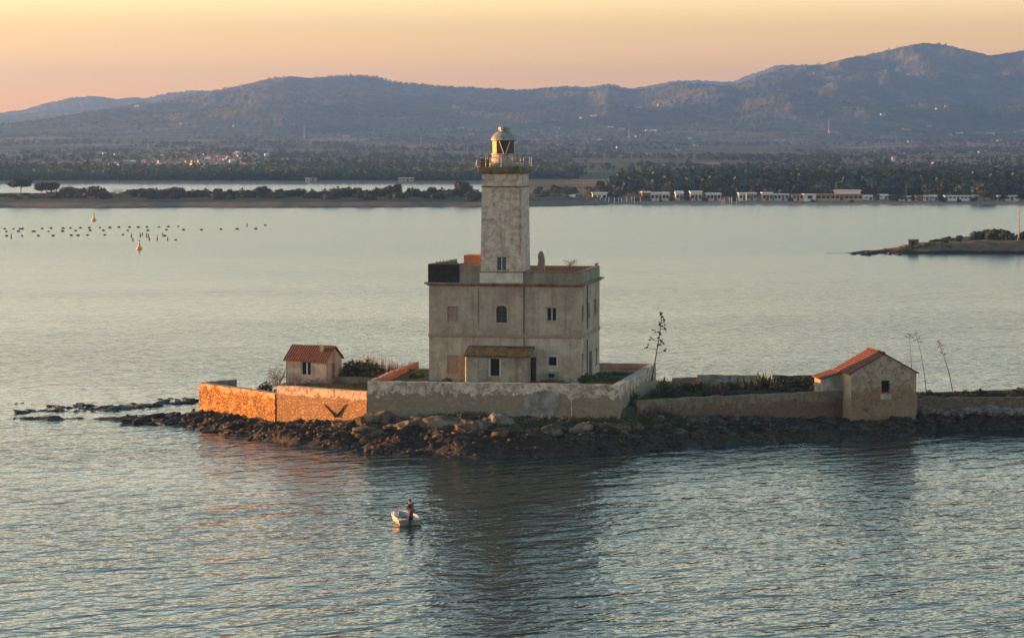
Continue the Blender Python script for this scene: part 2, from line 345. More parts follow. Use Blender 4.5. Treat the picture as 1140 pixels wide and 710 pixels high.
m_lantw = mottled('lantern white paint', [(.22, .20, .18), (.42, .39, .36)], 3, .6, .005, streak=.4, streak_col=(.22, .13, .07))
m_lant = mottled('lantern ochre panel', [(.42, .28, .13), (.55, .38, .19)], 3, .55, .005)
m_dome = mottled('lantern dome metal', [(.12, .14, .145), (.24, .265, .27)], 2.5, .5, .006, spec=.5, streak=.3, streak_col=(.2, .12, .07))
m_glass = NT('dark glass').fin((.008, .010, .012), .3, None, .25)
m_dark = mottled('dark interior', [(.008, .007, .006), (.016, .014, .012)], 2, .9, 0)
m_shut = mottled('faded blue shutter', [(.05, .075, .085), (.09, .12, .13)], 3, .7, .004)
m_ddoor = mottled('dark blue grey door', [(.025, .03, .035), (.05, .058, .062)], 2.5, .7, .006)
m_black = mottled('black sheeting', [(.008, .008, .01), (.016, .016, .02)], 2, .6, .01)
m_brick = masonry('red brick', [(.32, .13, .07), (.40, .17, .09), (.28, .12, .07)], (.28, .17, .12), 5, .015)
m_pbrick = masonry('pinkish brick', [(.30, .205, .16), (.35, .25, .20), (.27, .19, .15)], (.30, .225, .18), 4, .015, world=False)
m_white = plain('white paint', (.62, .60, .56), .6)
m_moss = mottled('mossy roof', [(.035, .032, .012), (.085, .065, .028), (.13, .10, .06)], 1.8, .95, .05)
m_annex = mottled('annex render', [(.20, .17, .14), (.27, .24, .205), (.33, .30, .26)], .8, .92, .015, streak=.4)
def tile_mat(name, cols):
    t = NT(name); c = t.coord(); z = t.xyz(c)
    w = t.n('TexWave', wave_type='BANDS', bands_direction='X'); t.l(c, w.inputs[0]); w.inputs['Scale'].default_value = 1.35; w.inputs['Distortion'].default_value = .25
    col = t.ramp(t.noise(c, 2.2, 7, .75), [(.3, cols[0]), (.5, cols[1]), (.7, cols[2])])
    col = t.mix(.55, col, t.ramp(w.outputs['Fac'], [(.1, (.45,)*3), (.6, (1.2,)*3)]), 'MULTIPLY')
    return t.fin(col, .9, t.bump(w.outputs['Fac'], .05), .25)
m_tile = tile_mat('old red tiles', [(.055, .024, .018), (.095, .036, .026), (.15, .065, .045)])
m_tile2 = tile_mat('orange red tiles', [(.08, .026, .018), (.135, .042, .026), (.20, .07, .042)])
m_hut = mottled('hut plaster', [(.24, .21, .19), (.33, .30, .275), (.40, .365, .33)], 1.0, .92, .02, streak=.35, blotch=((.20, .15, .12), 1.3, .6))
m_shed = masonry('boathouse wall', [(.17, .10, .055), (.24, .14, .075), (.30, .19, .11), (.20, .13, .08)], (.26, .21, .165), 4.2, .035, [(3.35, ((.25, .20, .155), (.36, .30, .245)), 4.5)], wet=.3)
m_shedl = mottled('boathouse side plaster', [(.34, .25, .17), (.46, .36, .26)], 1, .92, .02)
m_pipe = plain('white pipe', (.42, .40, .37), .6)
# ------------------------------------------------------------------ island ground
def px2(points): return [(p.x, p.y) for p in (atZ(a, b, 0) for a, b in points)]
_sh = sorted(px2([(100, 466), (150, 470), (200, 473), (230, 478), (300, 490), (350, 497), (400, 501), (500, 508), (600, 509), (700, 503), (800, 497), (900, 491), (1000, 486), (1020, 480), (1140, 477), (1300, 474)]))
SHX, SHY = zip(*_sh)
YWX = (-60, -33, -27.7, -20.1, -12.0, 8.7, 10.5, 28.4, 29.25, 29.4, 34.6, 34.7, 80); YWY = (250, 242, 237.5, 227.8, 222.1, 218.7, 222.7, 231.1, 231.1, 228.7, 229.6, 231, 231.5)
ZBX = (-60, -33, -28.2, -27, -20, -12.5, -4, 8.7, 10.5, 16, 22, 28, 29, 34.6, 35, 80); ZBY = (-1.5, -.8, .2, .45, .45, 1.25, 1.9, 1.7, 1.7, 1.3, .8, .45, .35, .35, .8, .8)
BKX = (-60, -40, -28.5, -22, -18, -10, 10, 14, 30, 36, 80); BKY = (243, 240, 240, 240.5, 243, 246, 248, 250, 250, 243, 243)
def gz(X, Y):
    X = np.asarray(X, float); Y = np.asarray(Y, float)
    wob = (fbm(X*.35, Y*.35+5, 4)-.5)*3.0
    ys = np.interp(X, SHX, SHY)+wob; yw = np.interp(X, YWX, YWY); zb = np.interp(X, ZBX, ZBY); bk = np.interp(X, BKX, BKY)
    tt = (Y-ys)/np.maximum(yw-ys, 1)
    n = fbm(X*.55, Y*.8+11, 5, True); n1 = fbm(X*1.6, Y*2.2, 4)
    z = np.where(tt < 0, np.maximum(-1.6, (Y-ys)*.16), zb*np.clip(tt, 0, 1)**.8)
    env = ss((tt+.15)*4)*ss((1.02-tt)*5)
    z = z+env*((n-.5)*1.2+(n1-.5)*.5)+.12*ss(tt*8)
    lvl = np.where(X < -12, np.interp(X, [-29, -27, -22, -20.2, -12], [.9, 1.3, 1.6, 3.05, 3.1]), np.interp(X, [12, 16, 30, 40], [2.5, 2.3, 2.1, 1.95]))
    terr = (X < 8.45+(Y-218.7)*.2) & (X > -11.7+(Y-222)*.17) & (Y < 239.6)
    lvl = np.where(terr, 4.15, lvl)
    lvl = lvl*1.0+(fbm(X*.4, Y*.4, 3)-.5)*.25
    inside = ss((Y-yw-.45)/.28)
    z = z*(1-inside)+lvl*inside
    bf = ss((bk-Y)/3.0); z = z*bf-2.0*(1-bf)
    return np.where(X < -29.5, np.minimum(z, .25+(fbm(X*.5, Y*.5, 4)-.6)*1.4), z)
gx = np.arange(-44, 62, .22); gy = np.arange(203, 254, .20); GX, GY = np.meshgrid(gx, gy); GZ = gz(GX, GY)
nr, nc = GZ.shape; idx = np.arange(nr*nc).reshape(nr, nc)
quads = np.stack([idx[:-1, :-1], idx[:-1, 1:], idx[1:, 1:], idx[1:, :-1]], -1).reshape(-1, 4)
t = NT('island ground'); c = t.coord(True); z = t.xyz(c)[2]; geo = t.n('NewGeometry'); nzz = t.xyz(geo.outputs['Normal'])[2]
n1 = t.noise(c, .8, 8, .7); n2 = t.noise(c, 4.5, 5, .7)
rock = t.ramp(n1, [(.34, (.02, .017, .011)), (.46, (.05, .040, .025)), (.56, (.09, .07, .044)), (.68, (.17, .135, .095))])
rock = t.mix(.6, rock, t.ramp(n2, [(.3, (.45,)*3), (.7, (1.45,)*3)]), 'MULTIPLY')
algae = t.ramp(n2, [(.38, (.008, .007, .005)), (.55, (.022, .018, .010)), (.68, (.07, .045, .022))])
zz = t.math('MULTIPLY_ADD', t.math('SUBTRACT', n1, .5), 1.6, z)
col = t.mix(t.step(zz, 1.0, 1.9), algae, rock)
green = t.ramp(n2, [(.35, (.022, .034, .010)), (.65, (.06, .07, .022)), (.8, (.11, .095, .045))])
gf = t.math('MULTIPLY', t.step(t.math('MULTIPLY_ADD', t.math('SUBTRACT', n1, .5), 2.4, z), 1.75, 2.2), t.step(nzz, .55, .8))
col = t.mix(gf, col, green)
rr = t.n('MapRange'); t.put(rr.inputs[0], zz); rr.inputs[1].default_value = .1; rr.inputs[2].default_value = .9; rr.inputs[3].default_value = .45; rr.inputs[4].default_value = .95
g_mat = t.fin(col, rr.outputs[0], t.bump(t.math('ADD', n1, t.math('MULTIPLY', n2, .5)), .25), .3)
tag(raw('island_ground', np.stack([GX, GY, GZ], -1).reshape(-1, 3), quads, g_mat, smooth=True), kind='structure')
def gzs(x, y): return float(gz(np.array([x]), np.array([y]))[0])
# ------------------------------------------------------------------ walls
def wall(name, A, B, z0, zt, th, mat, label, cat='wall', seg=.35, jit=.05, ruin=0, parent=None, group=None, zt2=None):
    """a free-standing wall from A to B, its thickness away from the camera"""
    A = Vector((*A, 0)); B = Vector((*B, 0)); L = (B-A).length; d = (B-A)/L; n = Vector((d.y, -d.x, 0))
    if n.dot(CAM-A) < 0: n = -n
    zt2 = zt if zt2 is None else zt2; N = max(2, int(L/seg)); Mz = 7
    sd_ = hash(name+label) % 97 if False else int(abs(A.x*7+A.y*3)) % 97
    V = []; Fc = []
    for i in range(N+1):
        s = i/N; p = A+d*(L*s); top = zt+(zt2-zt)*s+(mn.noise((p.x*.9, p.y*.9, sd_))-.0)*jit-(max(0, mn.noise((p.x*.35, p.y*.35, sd_+4))-.1)*ruin)
        for j in range(Mz):
            h = z0+(top-z0)*j/(Mz-1); q = p+n*(mn.noise((p.x*1.3, p.y*1.3, h*1.6))*.045); V.append((q.x, q.y, h))
        q = p-n*th; V.append((q.x, q.y, top-.02)); V.append((q.x, q.y, z0))
    K = Mz+2
    for i in range(N):
        for j in range(K-1): Fc.append((i*K+j, (i+1)*K+j, (i+1)*K+j+1, i*K+j+1))
    mb = MB().add(V, Fc); mb.add([V[k] for k in range(K)], [tuple(range(K))]); mb.add([V[N*K+k] for k in range(K)], [tuple(range(K))[::-1]])
    o = mb.build(name, mat, parent)
    return tag(o, label, cat, group) if label else o
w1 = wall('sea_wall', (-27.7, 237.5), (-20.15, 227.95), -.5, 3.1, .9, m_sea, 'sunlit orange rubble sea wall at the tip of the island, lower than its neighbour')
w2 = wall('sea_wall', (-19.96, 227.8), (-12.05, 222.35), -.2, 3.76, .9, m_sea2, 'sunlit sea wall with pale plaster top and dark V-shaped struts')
def on_line(px, A, B):
    dx, dy = B[0]-A[0], B[1]-A[1]; k = (px-570)/F; s = 0
    for _ in range(12):
        Y = A[1]+dy*s; dep = Y*CP+(H-3)*SP; s = (k*dep-A[0])/dx
    return A[0]+dx*s, A[1]+dy*s
def zrow(py, Y): return atY(570, py, Y).z
A2, B2 = (-19.96, 227.8), (-12.05, 222.35); nn = Vector((A2[1]-B2[1], A2[0]-B2[0], 0)); nn = Vector((B2[1]-A2[1], -(B2[0]-A2[0]), 0)).normalized()
def w2p(px, py): x, y = on_line(px, A2, B2); return Vector((x, y, zrow(py, y)))+nn*.07
for pa, pb in (((362, 450.5), (373.6, 462.5)), ((385, 450), (375, 462.5))):
    MB().tube([w2p(*pa), (w2p(*pa)+w2p(*pb))/2+Vector((.05, 0, -.04)), w2p(*pb)], [.04, .06, .10], 5).build('strut', m_dark, w2)
MB().lathe([(.02, -.05), (.2, -.02), (.2, .05)], 8).build('drain_hole', m_dark, w2, loc=w2p(374.3, 463.5))
tr = empty('terrace_wall', (-1.6, 220.3, 1), 0, 'long terrace wall below the lighthouse with peeling white plaster top', 'wall')
def under(o, root):
    bpy.context.view_layer.update(); o.parent = root; o.matrix_parent_inverse = Matrix.Translation(-root.location) @ Matrix.Rotation(0, 4, 'Z'); KIDS.setdefault(root.name, []).append(o); return o
under(wall('front_face', (-11.95, 222.0), (8.7, 218.7), .6, 4.66, .9, m_terr, None, jit=.08), tr)
under(wall('side_face', (8.72, 218.72), (12.84, 239.3), .9, 4.66, .6, m_terr, None, jit=.06), tr)
wall('yard_wall', (-11.6, 222.6), (-8.4, 242.0), 3.3, 4.66, .35, m_brickw, 'orange brick yard wall running back beside the lighthouse house', jit=.12)
wall('yard_wall', (-5.0, 242.2), (12.5, 239.35), 3.2, 4.66, .35, m_pinkw, 'pink plastered yard wall behind the house, meeting the white terrace wall')
wall('boundary_wall', (-27.5, 237.8), (-24.75, 241.3), .8, 3.1, .3, m_grayw, 'dark grey wall stub behind the orange sea wall at the island tip')
wall('boundary_wall', (-15.5, 236.4), (-10.9, 236.0), 2.6, 3.74, .3, m_grayw, 'low grey wall between the small tiled cottage and terrace')
wall('garden_wall', (10.35, 222.55), (28.5, 231.2), .2, 3.0, .9, m_gard, 'long brown stone wall between the terrace and the boathouse', jit=.1)
wall('garden_wall', on_line(776, (16, 245), (24, 245)), on_line(847, (16, 245), (24, 245)), 1.8, zrow(417.3, 245), .3, m_lightw, 'pale grey wall standing behind the agaves in the garden')
wall('garden_wall', on_line(748, (14, 245.2), (18, 245.2)), on_line(775.6, (14, 245.2), (18, 245.2)), 1.8, zrow(420.3, 245.2), .3, m_grayw, 'short darker wall joined to the pale garden wall', jit=.08)
wall('garden_wall', on_line(860, (22, 247), (30, 247)), on_line(912, (22, 247), (30, 247)), 1.8, zrow(418, 247), .35, m_moss, 'mossy dark green wall behind the boathouse lean-to', jit=.12)
wall('quay_wall', (34.7, 230.9), (62, 231.6), .3, 2.42, 1.0, m_quay, 'earthy quay wall above grey boulders beyond the boathouse', jit=.2)
wall('boundary_wall', on_line(1046, (36, 239), (60, 239)), (60, 238.5), 1.6, zrow(436.6, 239), .4, m_gard, 'dark low wall at the back of the quay, rising towards one end', jit=.12, zt2=3.0)
pw = on_line(635.5, (-11.95, 222.0), (8.7, 218.7)); pvc = MB(); pvc.tube([(pw[0], pw[1]-.1, zrow(441.5, pw[1])), (pw[0]+.04, pw[1]-.1, 3), (pw[0]+.1, pw[1]-.12, zrow(473.5, pw[1]))], .05, 6)
tag(pvc.build('drainpipe', m_pipe), 'thin white drainpipe running down the terrace wall', 'pipe')
# grey cement patch and fallen render on the terrace wall
m_cem = mottled('cement patch', [(.13, .125, .125), (.20, .195, .19), (.27, .265, .26)], 1.6, .93, .04)
def patch(pts, off, name, mat, parent, A=(-11.95, 222.0), B=(8.7, 218.7)):
    n = Vector((B[1]-A[1], -(B[0]-A[0]), 0)).normalized(); V = []
    fine_ = []
    for i in range(len(pts)):
        p, q = pts[i], pts[(i+1) % len(pts)]
        for j in range(5): fine_.append((p[0]+(q[0]-p[0])*j/5+random.uniform(-1.1, 1.1), p[1]+(q[1]-p[1])*j/5+random.uniform(-1.1, 1.1)))
    for px, py in fine_:
        x, y = on_line(px, A, B); V.append(Vector((x, y, zrow(py, y)))+n*off)
    V2 = [v-n*(off+.1) for v in V]; k = len(V)
    o = MB().add(V+V2, [tuple(range(k))]+[(i, (i+1) % k, k+(i+1) % k, k+i) for i in range(k)]).build(name, mat); return under(o, parent)
patch([(582, 452), (586, 443), (594, 437), (606, 434.5), (618, 437), (623, 446), (620, 457), (612, 464), (606, 470), (592, 470), (584, 463), (578, 460)], .075, 'cement_patch', m_cem, tr)
# ------------------------------------------------------------------ lighthouse and house
TH = RAD(10); HO = Vector((-7.05, 228.27, 0))
HX, HY = Vector((cos(TH), -sin(TH), 0)), Vector((sin(TH), cos(TH), 0))
def HL(px, py, yl=0.0):
    """local x and z on the house plane y = yl"""
    d = ray(px, py); P0 = HO+HY*yl; s = (P0-CAM).dot(HY)/d.dot(HY); p = CAM+d*s; return (p-HO).dot(HX), p.z
def HR(px, py, xl=13.05):
    d = ray(px, py); P0 = HO+HX*xl; s = (P0-CAM).dot(HX)/d.dot(HX); p = CAM+d*s; return (p-HO).dot(HY), p.z
lh = empty('lighthouse', HO, -TH, 'old square lighthouse tower rising from a two-storey grey house', 'lighthouse')
WX, DY = 13.05, 11.0; ZB, ZC = 3.2, 12.25
def rects(lst, fn, **k):
    out = []
    for x0, y0, x1, y1 in lst:
        a, b = fn(x0, y0, **k); c2, d2 = fn(x1, y1, **k); out.append((min(a, c2), max(a, c2), min(b, d2), max(b, d2)))
    return out
def holed(mb, u0, u1, z0, z1, holes, to3, dep=.28):
    us = sorted({u0, u1, *[v for h in holes for v in h[:2]]}); zs = sorted({z0, z1, *[v for h in holes for v in h[2:]]})
    for i in range(len(us)-1):
        for j in range(len(zs)-1):
            uc, zc = (us[i]+us[i+1])/2, (zs[j]+zs[j+1])/2
            if any(h[0] < uc < h[1] and h[2] < zc < h[3] for h in holes): continue
            mb.add([to3(us[i], 0, zs[j]), to3(us[i+1], 0, zs[j]), to3(us[i+1], 0, zs[j+1]), to3(us[i], 0, zs[j+1])], [(0, 1, 2, 3)])
    for a, b, c2, d2 in holes:
        q = [(a, c2), (b, c2), (b, d2), (a, d2)]
        for k in range(4):
            p, r = q[k], q[(k+1) % 4]; mb.add([to3(p[0], 0, p[1]), to3(r[0], 0, r[1]), to3(r[0], dep, r[1]), to3(p[0], dep, p[1])], [(0, 1, 2, 3)])
fr3 = lambda u, d, z: (u, d, z)
rt3 = lambda u, d, z: (WX-d, u, z)
up = rects([(498.2, 341, 509.8, 357.8), (552.4, 340.6, 564.2, 359.2), (608.8, 342.6, 619.4, 356.8)], HL)
lo = rects([(498.2, 396, 510, 416), (586.6, 397.5, 596.8, 427.6), (611, 397.2, 619.5, 406.8)], HL)
ZM = HL(560, 374)[1]
for z0, z1, hol, mt, nm, side in ((ZM, ZC, up, m_house, 'upper_wall', [(647.4, 340, 649.6, 356), (654.4, 338, 656.6, 352.5), (661.6, 333.5, 664, 349)]), (ZB, ZM, lo, m_housel, 'lower_wall', [(647.6, 394, 649.8, 411.5), (656, 391.5, 659.4, 417), (663.2, 387.5, 665.2, 404)])):
    mb = MB(); holed(mb, 0, WX, z0, z1, hol, fr3)
    sh = [(min(a[0], b[0]), max(a[0], b[0]), min(a[1], b[1]), max(a[1], b[1])) for a, b in [(HR(x0, y0), HR(x1, y1)) for x0, y0, x1, y1 in side]]
    sh = [(max(.4, h[0]), h[1], h[2], h[3]) for h in sh]
    holed(mb, 0, DY, z0, z1, sh, rt3, .2)
    mb.add([(0, 0, z0), (0, DY, z0), (0, DY, z1), (0, 0, z1)], [(0, 1, 2, 3)]); mb.add([(0, DY, z0), (WX, DY, z0), (WX, DY, z1), (0, DY, z1)], [(0, 1, 2, 3)])
    me_ = mb.build(nm, mt, lh)
    for i, h in enumerate(sh):
        nm2 = 'side_door' if (nm == 'lower_wall' and i == 1) else 'side_window'
        o = MB().box(WX-.19, WX-.15, h[0], h[1], h[2], h[3]).build(nm2, m_ddoor if nm2 == 'side_door' else m_rust, lh)
        if nm2 == 'side_window': MB().box(WX-.05, WX+.06, h[0]-.1, h[1]+.1, h[2]-.14, h[2]-.003).build('sill', m_trim, o)
        else: MB().box(WX-.149, WX-.12, (h[0]+h[1])/2-.04, (h[0]+h[1])/2+.04, h[2], h[3]).build('mullion', m_dark, o)
def surround(h, w, proud, mat, par, name='frame', arch=0):
    mb = MB(); a, b, c2, d2 = h; e = .004
    mb.box(a-w, a-e, -proud, .05, c2-w, d2+w).box(b+e, b+w, -proud, .05, c2-w, d2+w).box(a-e, b+e, -proud, .05, d2+e, d2+w).box(a-e, b+e, -proud-.03, .05, c2-w, c2-e)
    return mb.build(name, mat, par, bevel=.015)
for i, h in enumerate(up):
    pn = MB().box(h[0], h[1], .15 if i == 0 else .2, .27, h[2], h[3]).build('blind_window' if i == 0 else 'window', m_pbrick if i == 0 else (m_glass if i == 1 else m_dark), lh)
    surround(h, .16 if i else .12, .03, m_surr, pn)
    if i == 1:
        mb = MB(); xm = (h[0]+h[1])/2
        mb.box(xm-.025, xm+.025, .16, .199, h[2], h[3])
        for k in (1, 2, 3): zz_ = h[2]+(h[3]-h[2])*k/4; mb.box(h[0], xm-.026, .165, .199, zz_-.018, zz_+.018).box(xm+.026, h[1], .165, .199, zz_-.018, zz_+.018)
        mb.build('glazing_bars', m_shut, pn)
        for sx_, u_ in ((1, h[0]), (-1, h[1])): MB().add([(u_, .05, h[3]), (u_+sx_*.22, .05, h[3]), (u_, .05, h[3]-.22), (u_, .27, h[3]), (u_+sx_*.22, .27, h[3]), (u_, .27, h[3]-.22)], [(0, 1, 2), (3, 5, 4), (1, 4, 5, 2)]).build('arch_spandrel', m_surr, pn)
    if i == 2:
        xm = (h[0]+h[1])/2; MB().box(xm-.07, xm+.07, .1, .199, h[2], h[3]).box(h[0], h[0]+.06, .12, .199, h[2], h[3]).box(h[1]-.06, h[1], .12, .199, h[2], h[3]).box(h[0]+.06, xm-.07, .12, .199, h[3]-.06, h[3]).box(xm+.07, h[1]-.06, .12, .199, h[3]-.06, h[3]).build('casement', m_surr, pn)
h = lo[0]; pn = MB().box(h[0], h[1], .06, .27, h[2], h[3]).build('blind_window', m_pbrick, lh); surround(h, .13, .03, m_surr, pn)
h = lo[1]; pn = MB().box(h[0], h[1], .18, .27, h[2], h[3]).build('door', m_ddoor, lh)
xm = (h[0]+h[1])/2; MB().box(xm-.03, xm+.03, .14, .179, h[2], h[3]).build('meeting_stile', m_dark, pn)
mb = MB()
for k in range(12): zz_ = h[2]+.15+(h[3]-h[2]-.3)*k/11; mb.box(h[0]+.06, xm-.06, .15, .179, zz_-.03, zz_+.03).box(xm+.06, h[1]-.06, .15, .179, zz_-.03, zz_+.03)
mb.build('louvre_slats', m_shut, pn)
h = lo[2]; pn = MB().box(h[0], h[1], .2, .27, h[2], h[3]).build('window', m_dark, lh)
ap = HL(608.3, 394.6); aq = HL(621.3, 413.5)
m_apr = mottled('pale window apron', [(.36, .34, .31), (.46, .44, .41)], 1.5, .9, .01, streak=.3)
mb = MB(); e = .004
mb.box(ap[0], h[0]-e, -.03, .05, aq[1], ap[1]).box(h[1]+e, aq[0], -.03, .05, aq[1], ap[1]).box(h[0]-e, h[1]+e, -.03, .05, h[3]+e, ap[1]).box(h[0]-e, h[1]+e, -.03, .05, aq[1], h[2]-e).build('frame', m_apr, pn)
# string course, cornice, parapet, roof
def ring(mb, z0, z1, pr, inner=.05):
    mb.box(-pr, WX+pr, -pr, -.003+inner*0, z0, z1); mb.box(-pr, WX+pr, DY+.003, DY+pr, z0, z1)
    mb.box(-pr, -.003, -.003, DY+.003, z0, z1); mb.box(WX+.003, WX+pr, -.003, DY+.003, z0, z1); return mb
zs = HL(600, 374.4)[1]; ring(MB(), zs-.13, zs+.13, .07).build('string_course', m_trim, lh, bevel=.02)
MB().box(-.36, WX+.36, -.36, DY+.36, ZC+.12, ZC+.27).box(-.18, WX+.18, -.18, DY+.18, ZC, ZC+.118).build('cornice', m_corn, lh, bevel=.03)
zp = HL(610, 302.2)[1]; zpl = HL(500, 294.8)[1]; xt0, xt1 = HL(535, 303)[0], HL(581.7, 303)[0]; zr = ZC+.27
TD = 3.9
mb = MB(); mb.box(xt1+.01, WX, 0, .35, zr, zp-.1).box(WX-.35, WX, .35, DY-.35, zr, zp-.1)
mb.build('parapet', m_para, lh)
MB().box(xt1+.01, WX+.06, -.06, .41, zp-.1, zp).box(WX-.41, WX+.06, .41, DY-.4, zp-.1, zp).build('parapet_coping', m_corn, lh, bevel=.02)
mb = MB(); mb.box(.0, xt0-.01, 0, .35, zr, zpl).box(0, .35, .35, DY-.35, zr, zpl); mb.build('side_parapet', m_para, lh)
MB().box(0, WX, DY-.35, DY, zr, zp-.04).build('rear_parapet', m_brick, lh)
MB().box(.35, WX-.35, .35, DY-.35, zr, zr+.06).build('roof_terrace', m_moss, lh)
bx = HL(511.5, 300)[0]; mb = MB().box(-.06, bx, -.07, 1.9, zr+.0, zpl+.06)
for k in range(13): mb.box(-.04+k*bx/13, .03+k*bx/13, -.1, -.072, zr+.02, zpl+.04)
mb.build('black_cladding', m_black, lh)
mb = MB()
for k in range(7): mb.tube([(.4+k*.28, .9, zpl+.06), (.5+k*.28, 1.0, zpl+.2+.05*(k % 3)), (.62+k*.28, .9, zpl+.1)], .06, 5)
mb.build('roof_rubbish', m_rust, lh)
b0, b1 = HL(516.3, 284, 2.0), HL(536, 300, 2.0); MB().box(b0[0], b1[0], 2.0, 4.2, zr, b0[1]).build('brick_stairhead', m_brick, lh); 
c0, c1 = HL(599.2, 279.6, 3.5), HL(606.5, 302, 3.5)
mb = MB(); cx = (c0[0]+c1[0])/2; w = (c1[0]-c0[0])/2
prof = [(1, 0), (1.05, .25), (.98, .5), (.9, .7), (.85, .85), (.55, .95), (.3, 1)]; vs_ = []
for k, (s_, u_) in enumerate(prof):
    zz_ = zr+(c0[1]-zr)*u_; o_ = random.uniform(-.05, .05); vs_ += [(cx-w*s_+o_, 3.5-w*s_, zz_), (cx+w*s_+o_, 3.5-w*s_, zz_), (cx+w*s_+o_, 3.5+w*s_, zz_), (cx-w*s_+o_, 3.5+w*s_, zz_)]
mb.add(vs_, [(k*4+i, k*4+(i+1) % 4, k*4+4+(i+1) % 4, k*4+4+i) for k in range(6) for i in range(4)]+[(24, 25, 26, 27)]).build('chimney', m_pbrick, lh)
# downpipes
m_dpipe = plain('stained downpipe', (.09, .075, .06), .8)
def vpipe(px, y0, y1, side=False, r=.05, mat=None):
    if side:
        a = HR(px, y0); b = HR(px, y1); MB().tube([(WX+.07, a[0], a[1]), (WX+.07, a[0], b[1])], r, 6).build('downpipe', mat or m_dpipe, lh)
    else:
        a = HL(px, y0); b = HL(px, y1); MB().tube([(a[0], -.07, a[1]), (a[0], -.07, b[1])], r, 6).build('downpipe', mat or m_dpipe, lh)
vpipe(583.3, 319.5, 372); vpipe(583.6, 376.5, 386); vpipe(533, 320, 361, r=.025, mat=m_rust); vpipe(653.2, 318, 366, True); vpipe(653, 378, 424, True)
# tower
tz1 = HL(560, 190)[1]; tpx0, tpx1 = xt0+.09, xt1-.09; zl = HL(560, 303.5)[1]
def frust(mb, z0, z1, i0, i1, y0=-.04):
    q = lambda i, z: [(xt0+i, y0+i, z), (xt1-i, y0+i, z), (xt1-i, y0+TD-i, z), (xt0+i, y0+TD-i, z)]
    v = q(i0, z0)+q(i1, z1); return mb.add(v, [(3, 2, 1, 0), (4, 5, 6, 7)]+[(i, (i+1) % 4, 4+(i+1) % 4, 4+i) for i in range(4)])
frust(MB(), zr-.16, zl-.002, -.06, -.06).build('tower_base', m_towerw, lh)
frust(MB(), zl+.002, zl+.10, -.09, -.09).build('base_ledge', m_corn, lh)
w0, w1_ = HL(553.4, 286, -.0), HL(563.4, 301, -.0)
zb2 = HL(560, 208.7)[1]
mb = MB(); i1 = .10
# tower shaft with an opening for the window
us = [xt0, w0[0], w1_[0], xt1]; zsx = [zl+.10, w1_[1], w0[1], zb2]
def tp(u, z): k = i1*(z-zl)/(zb2-zl); m = (xt0+xt1)/2; s_ = 1-2*k/(xt1-xt0); return (m+(u-m)*s_, -.04+k, z)
for i in range(3):
    for j in range(3):
        if i == 1 and j == 1: continue
        mb.add([tp(us[i], zsx[j]), tp(us[i+1], zsx[j]), tp(us[i+1], zsx[j+1]), tp(us[i], zsx[j+1])], [(0, 1, 2, 3)])
q = [(us[1], zsx[1]), (us[2], zsx[1]), (us[2], zsx[2]), (us[1], zsx[2])]
for k in range(4):
    p, r = tp(*q[k]), tp(*q[(k+1) % 4]); mb.add([p, r, (r[0], .3, r[2]), (p[0], .3, p[2])], [(0, 1, 2, 3)])
a, b = zl+.10, zb2
mb.add([(xt1, -.04, a), (xt1, -.04+TD, a), (xt0, -.04+TD, a), (xt0, -.04, a), (xt1-i1, -.04+i1, b), (xt1-i1, -.04+TD-i1, b), (xt0+i1, -.04+TD-i1, b), (xt0+i1, -.04+i1, b)], [(0, 1, 5, 4), (1, 2, 6, 5), (2, 3, 7, 6)])
mb.build('tower', m_tower, lh)
tw = MB().box(w0[0]+.01, w1_[0]-.01, .16, .29, zsx[1]+.01, zsx[2]-.01).build('tower_window', m_shut, lh)
xm = (w0[0]+w1_[0])/2; MB().box(xm-.03, xm+.03, .12, .159, zsx[1]+.02, zsx[2]-.02).build('mullion', m_white, tw)
frust(MB(), zb2+.002, zb2+.12, .03, .03).build('tower_band', m_corn, lh, bevel=.02)
frust(MB(), zb2+.122, tz1-.3, .11, .13).build('tower_neck', m_tower, lh)
frust(MB(), tz1-.298, tz1-.12, .02, -.05).build('corbel_course', m_corn, lh)
gz0 = tz1-.118; gz1 = HL(560, 186)[1]
frust(MB(), gz0, gz1, -.16, -.2).build('gallery', m_gal, lh, bevel=.03)
p_, _ = HL(579, 250); MB().tube([(p_, -.05, zb2-.1), (p_+.01, -.03, zb2-5.5)], .02, 5).build('conduit', m_rust, lh)
lcx, lcy = HL(561.2, 165, 1.9)[0], 1.9
def lz(py): return atY(561, py, 229.7).z
gp = MB().lathe([(1.62, gz1+.002), (1.66, lz(184)), (1.6, lz(181.5)), (1.45, lz(181.5)), (1.45, gz1+.002)], 28, (lcx, lcy)).build('gallery_parapet', m_dome, lh)
MB().lathe([(1.06, gz1+.004), (1.08, lz(177)), (1.02, lz(172.6)), (1.10, lz(172.2)), (1.10, lz(171.2)), (.99, lz(171))], 24, (lcx, lcy)).build('lantern_base', m_lantw, lh, smooth=False)
dz0, dz1 = lz(171), lz(156.5)
gl = MB().lathe([(.93, dz0), (.93, dz1)], 24, (lcx, lcy), a0=RAD(-120), a1=RAD(100), close=False).build('lantern_glazing', m_glass, lh)
MB().lathe([(.98, dz0), (.98, dz1)], 24, (lcx, lcy), a0=RAD(100), a1=RAD(240), close=False).build('lantern_panel', m_lant, lh)
MB().lathe([(.80, dz0+.05), (.80, dz1-.05)], 16, (lcx, lcy)).build('lens', m_dark, lh)
def lp(px, py, r=.965):
    x = HL(px, py, 1.9)[0]-lcx; x = max(-r, min(r, x)); return (lcx+x, lcy-math.sqrt(max(0, r*r-x*x)), lz(py))
for ptsb in (((558, 157), (560.5, 164), (563, 171)), ((569.5, 157), (567.3, 164), (565, 171)), ((573.2, 157), (573.2, 171))):
    MB().tube([lp(*p) for p in ptsb], .03, 5).build('astragal', m_white, gl)
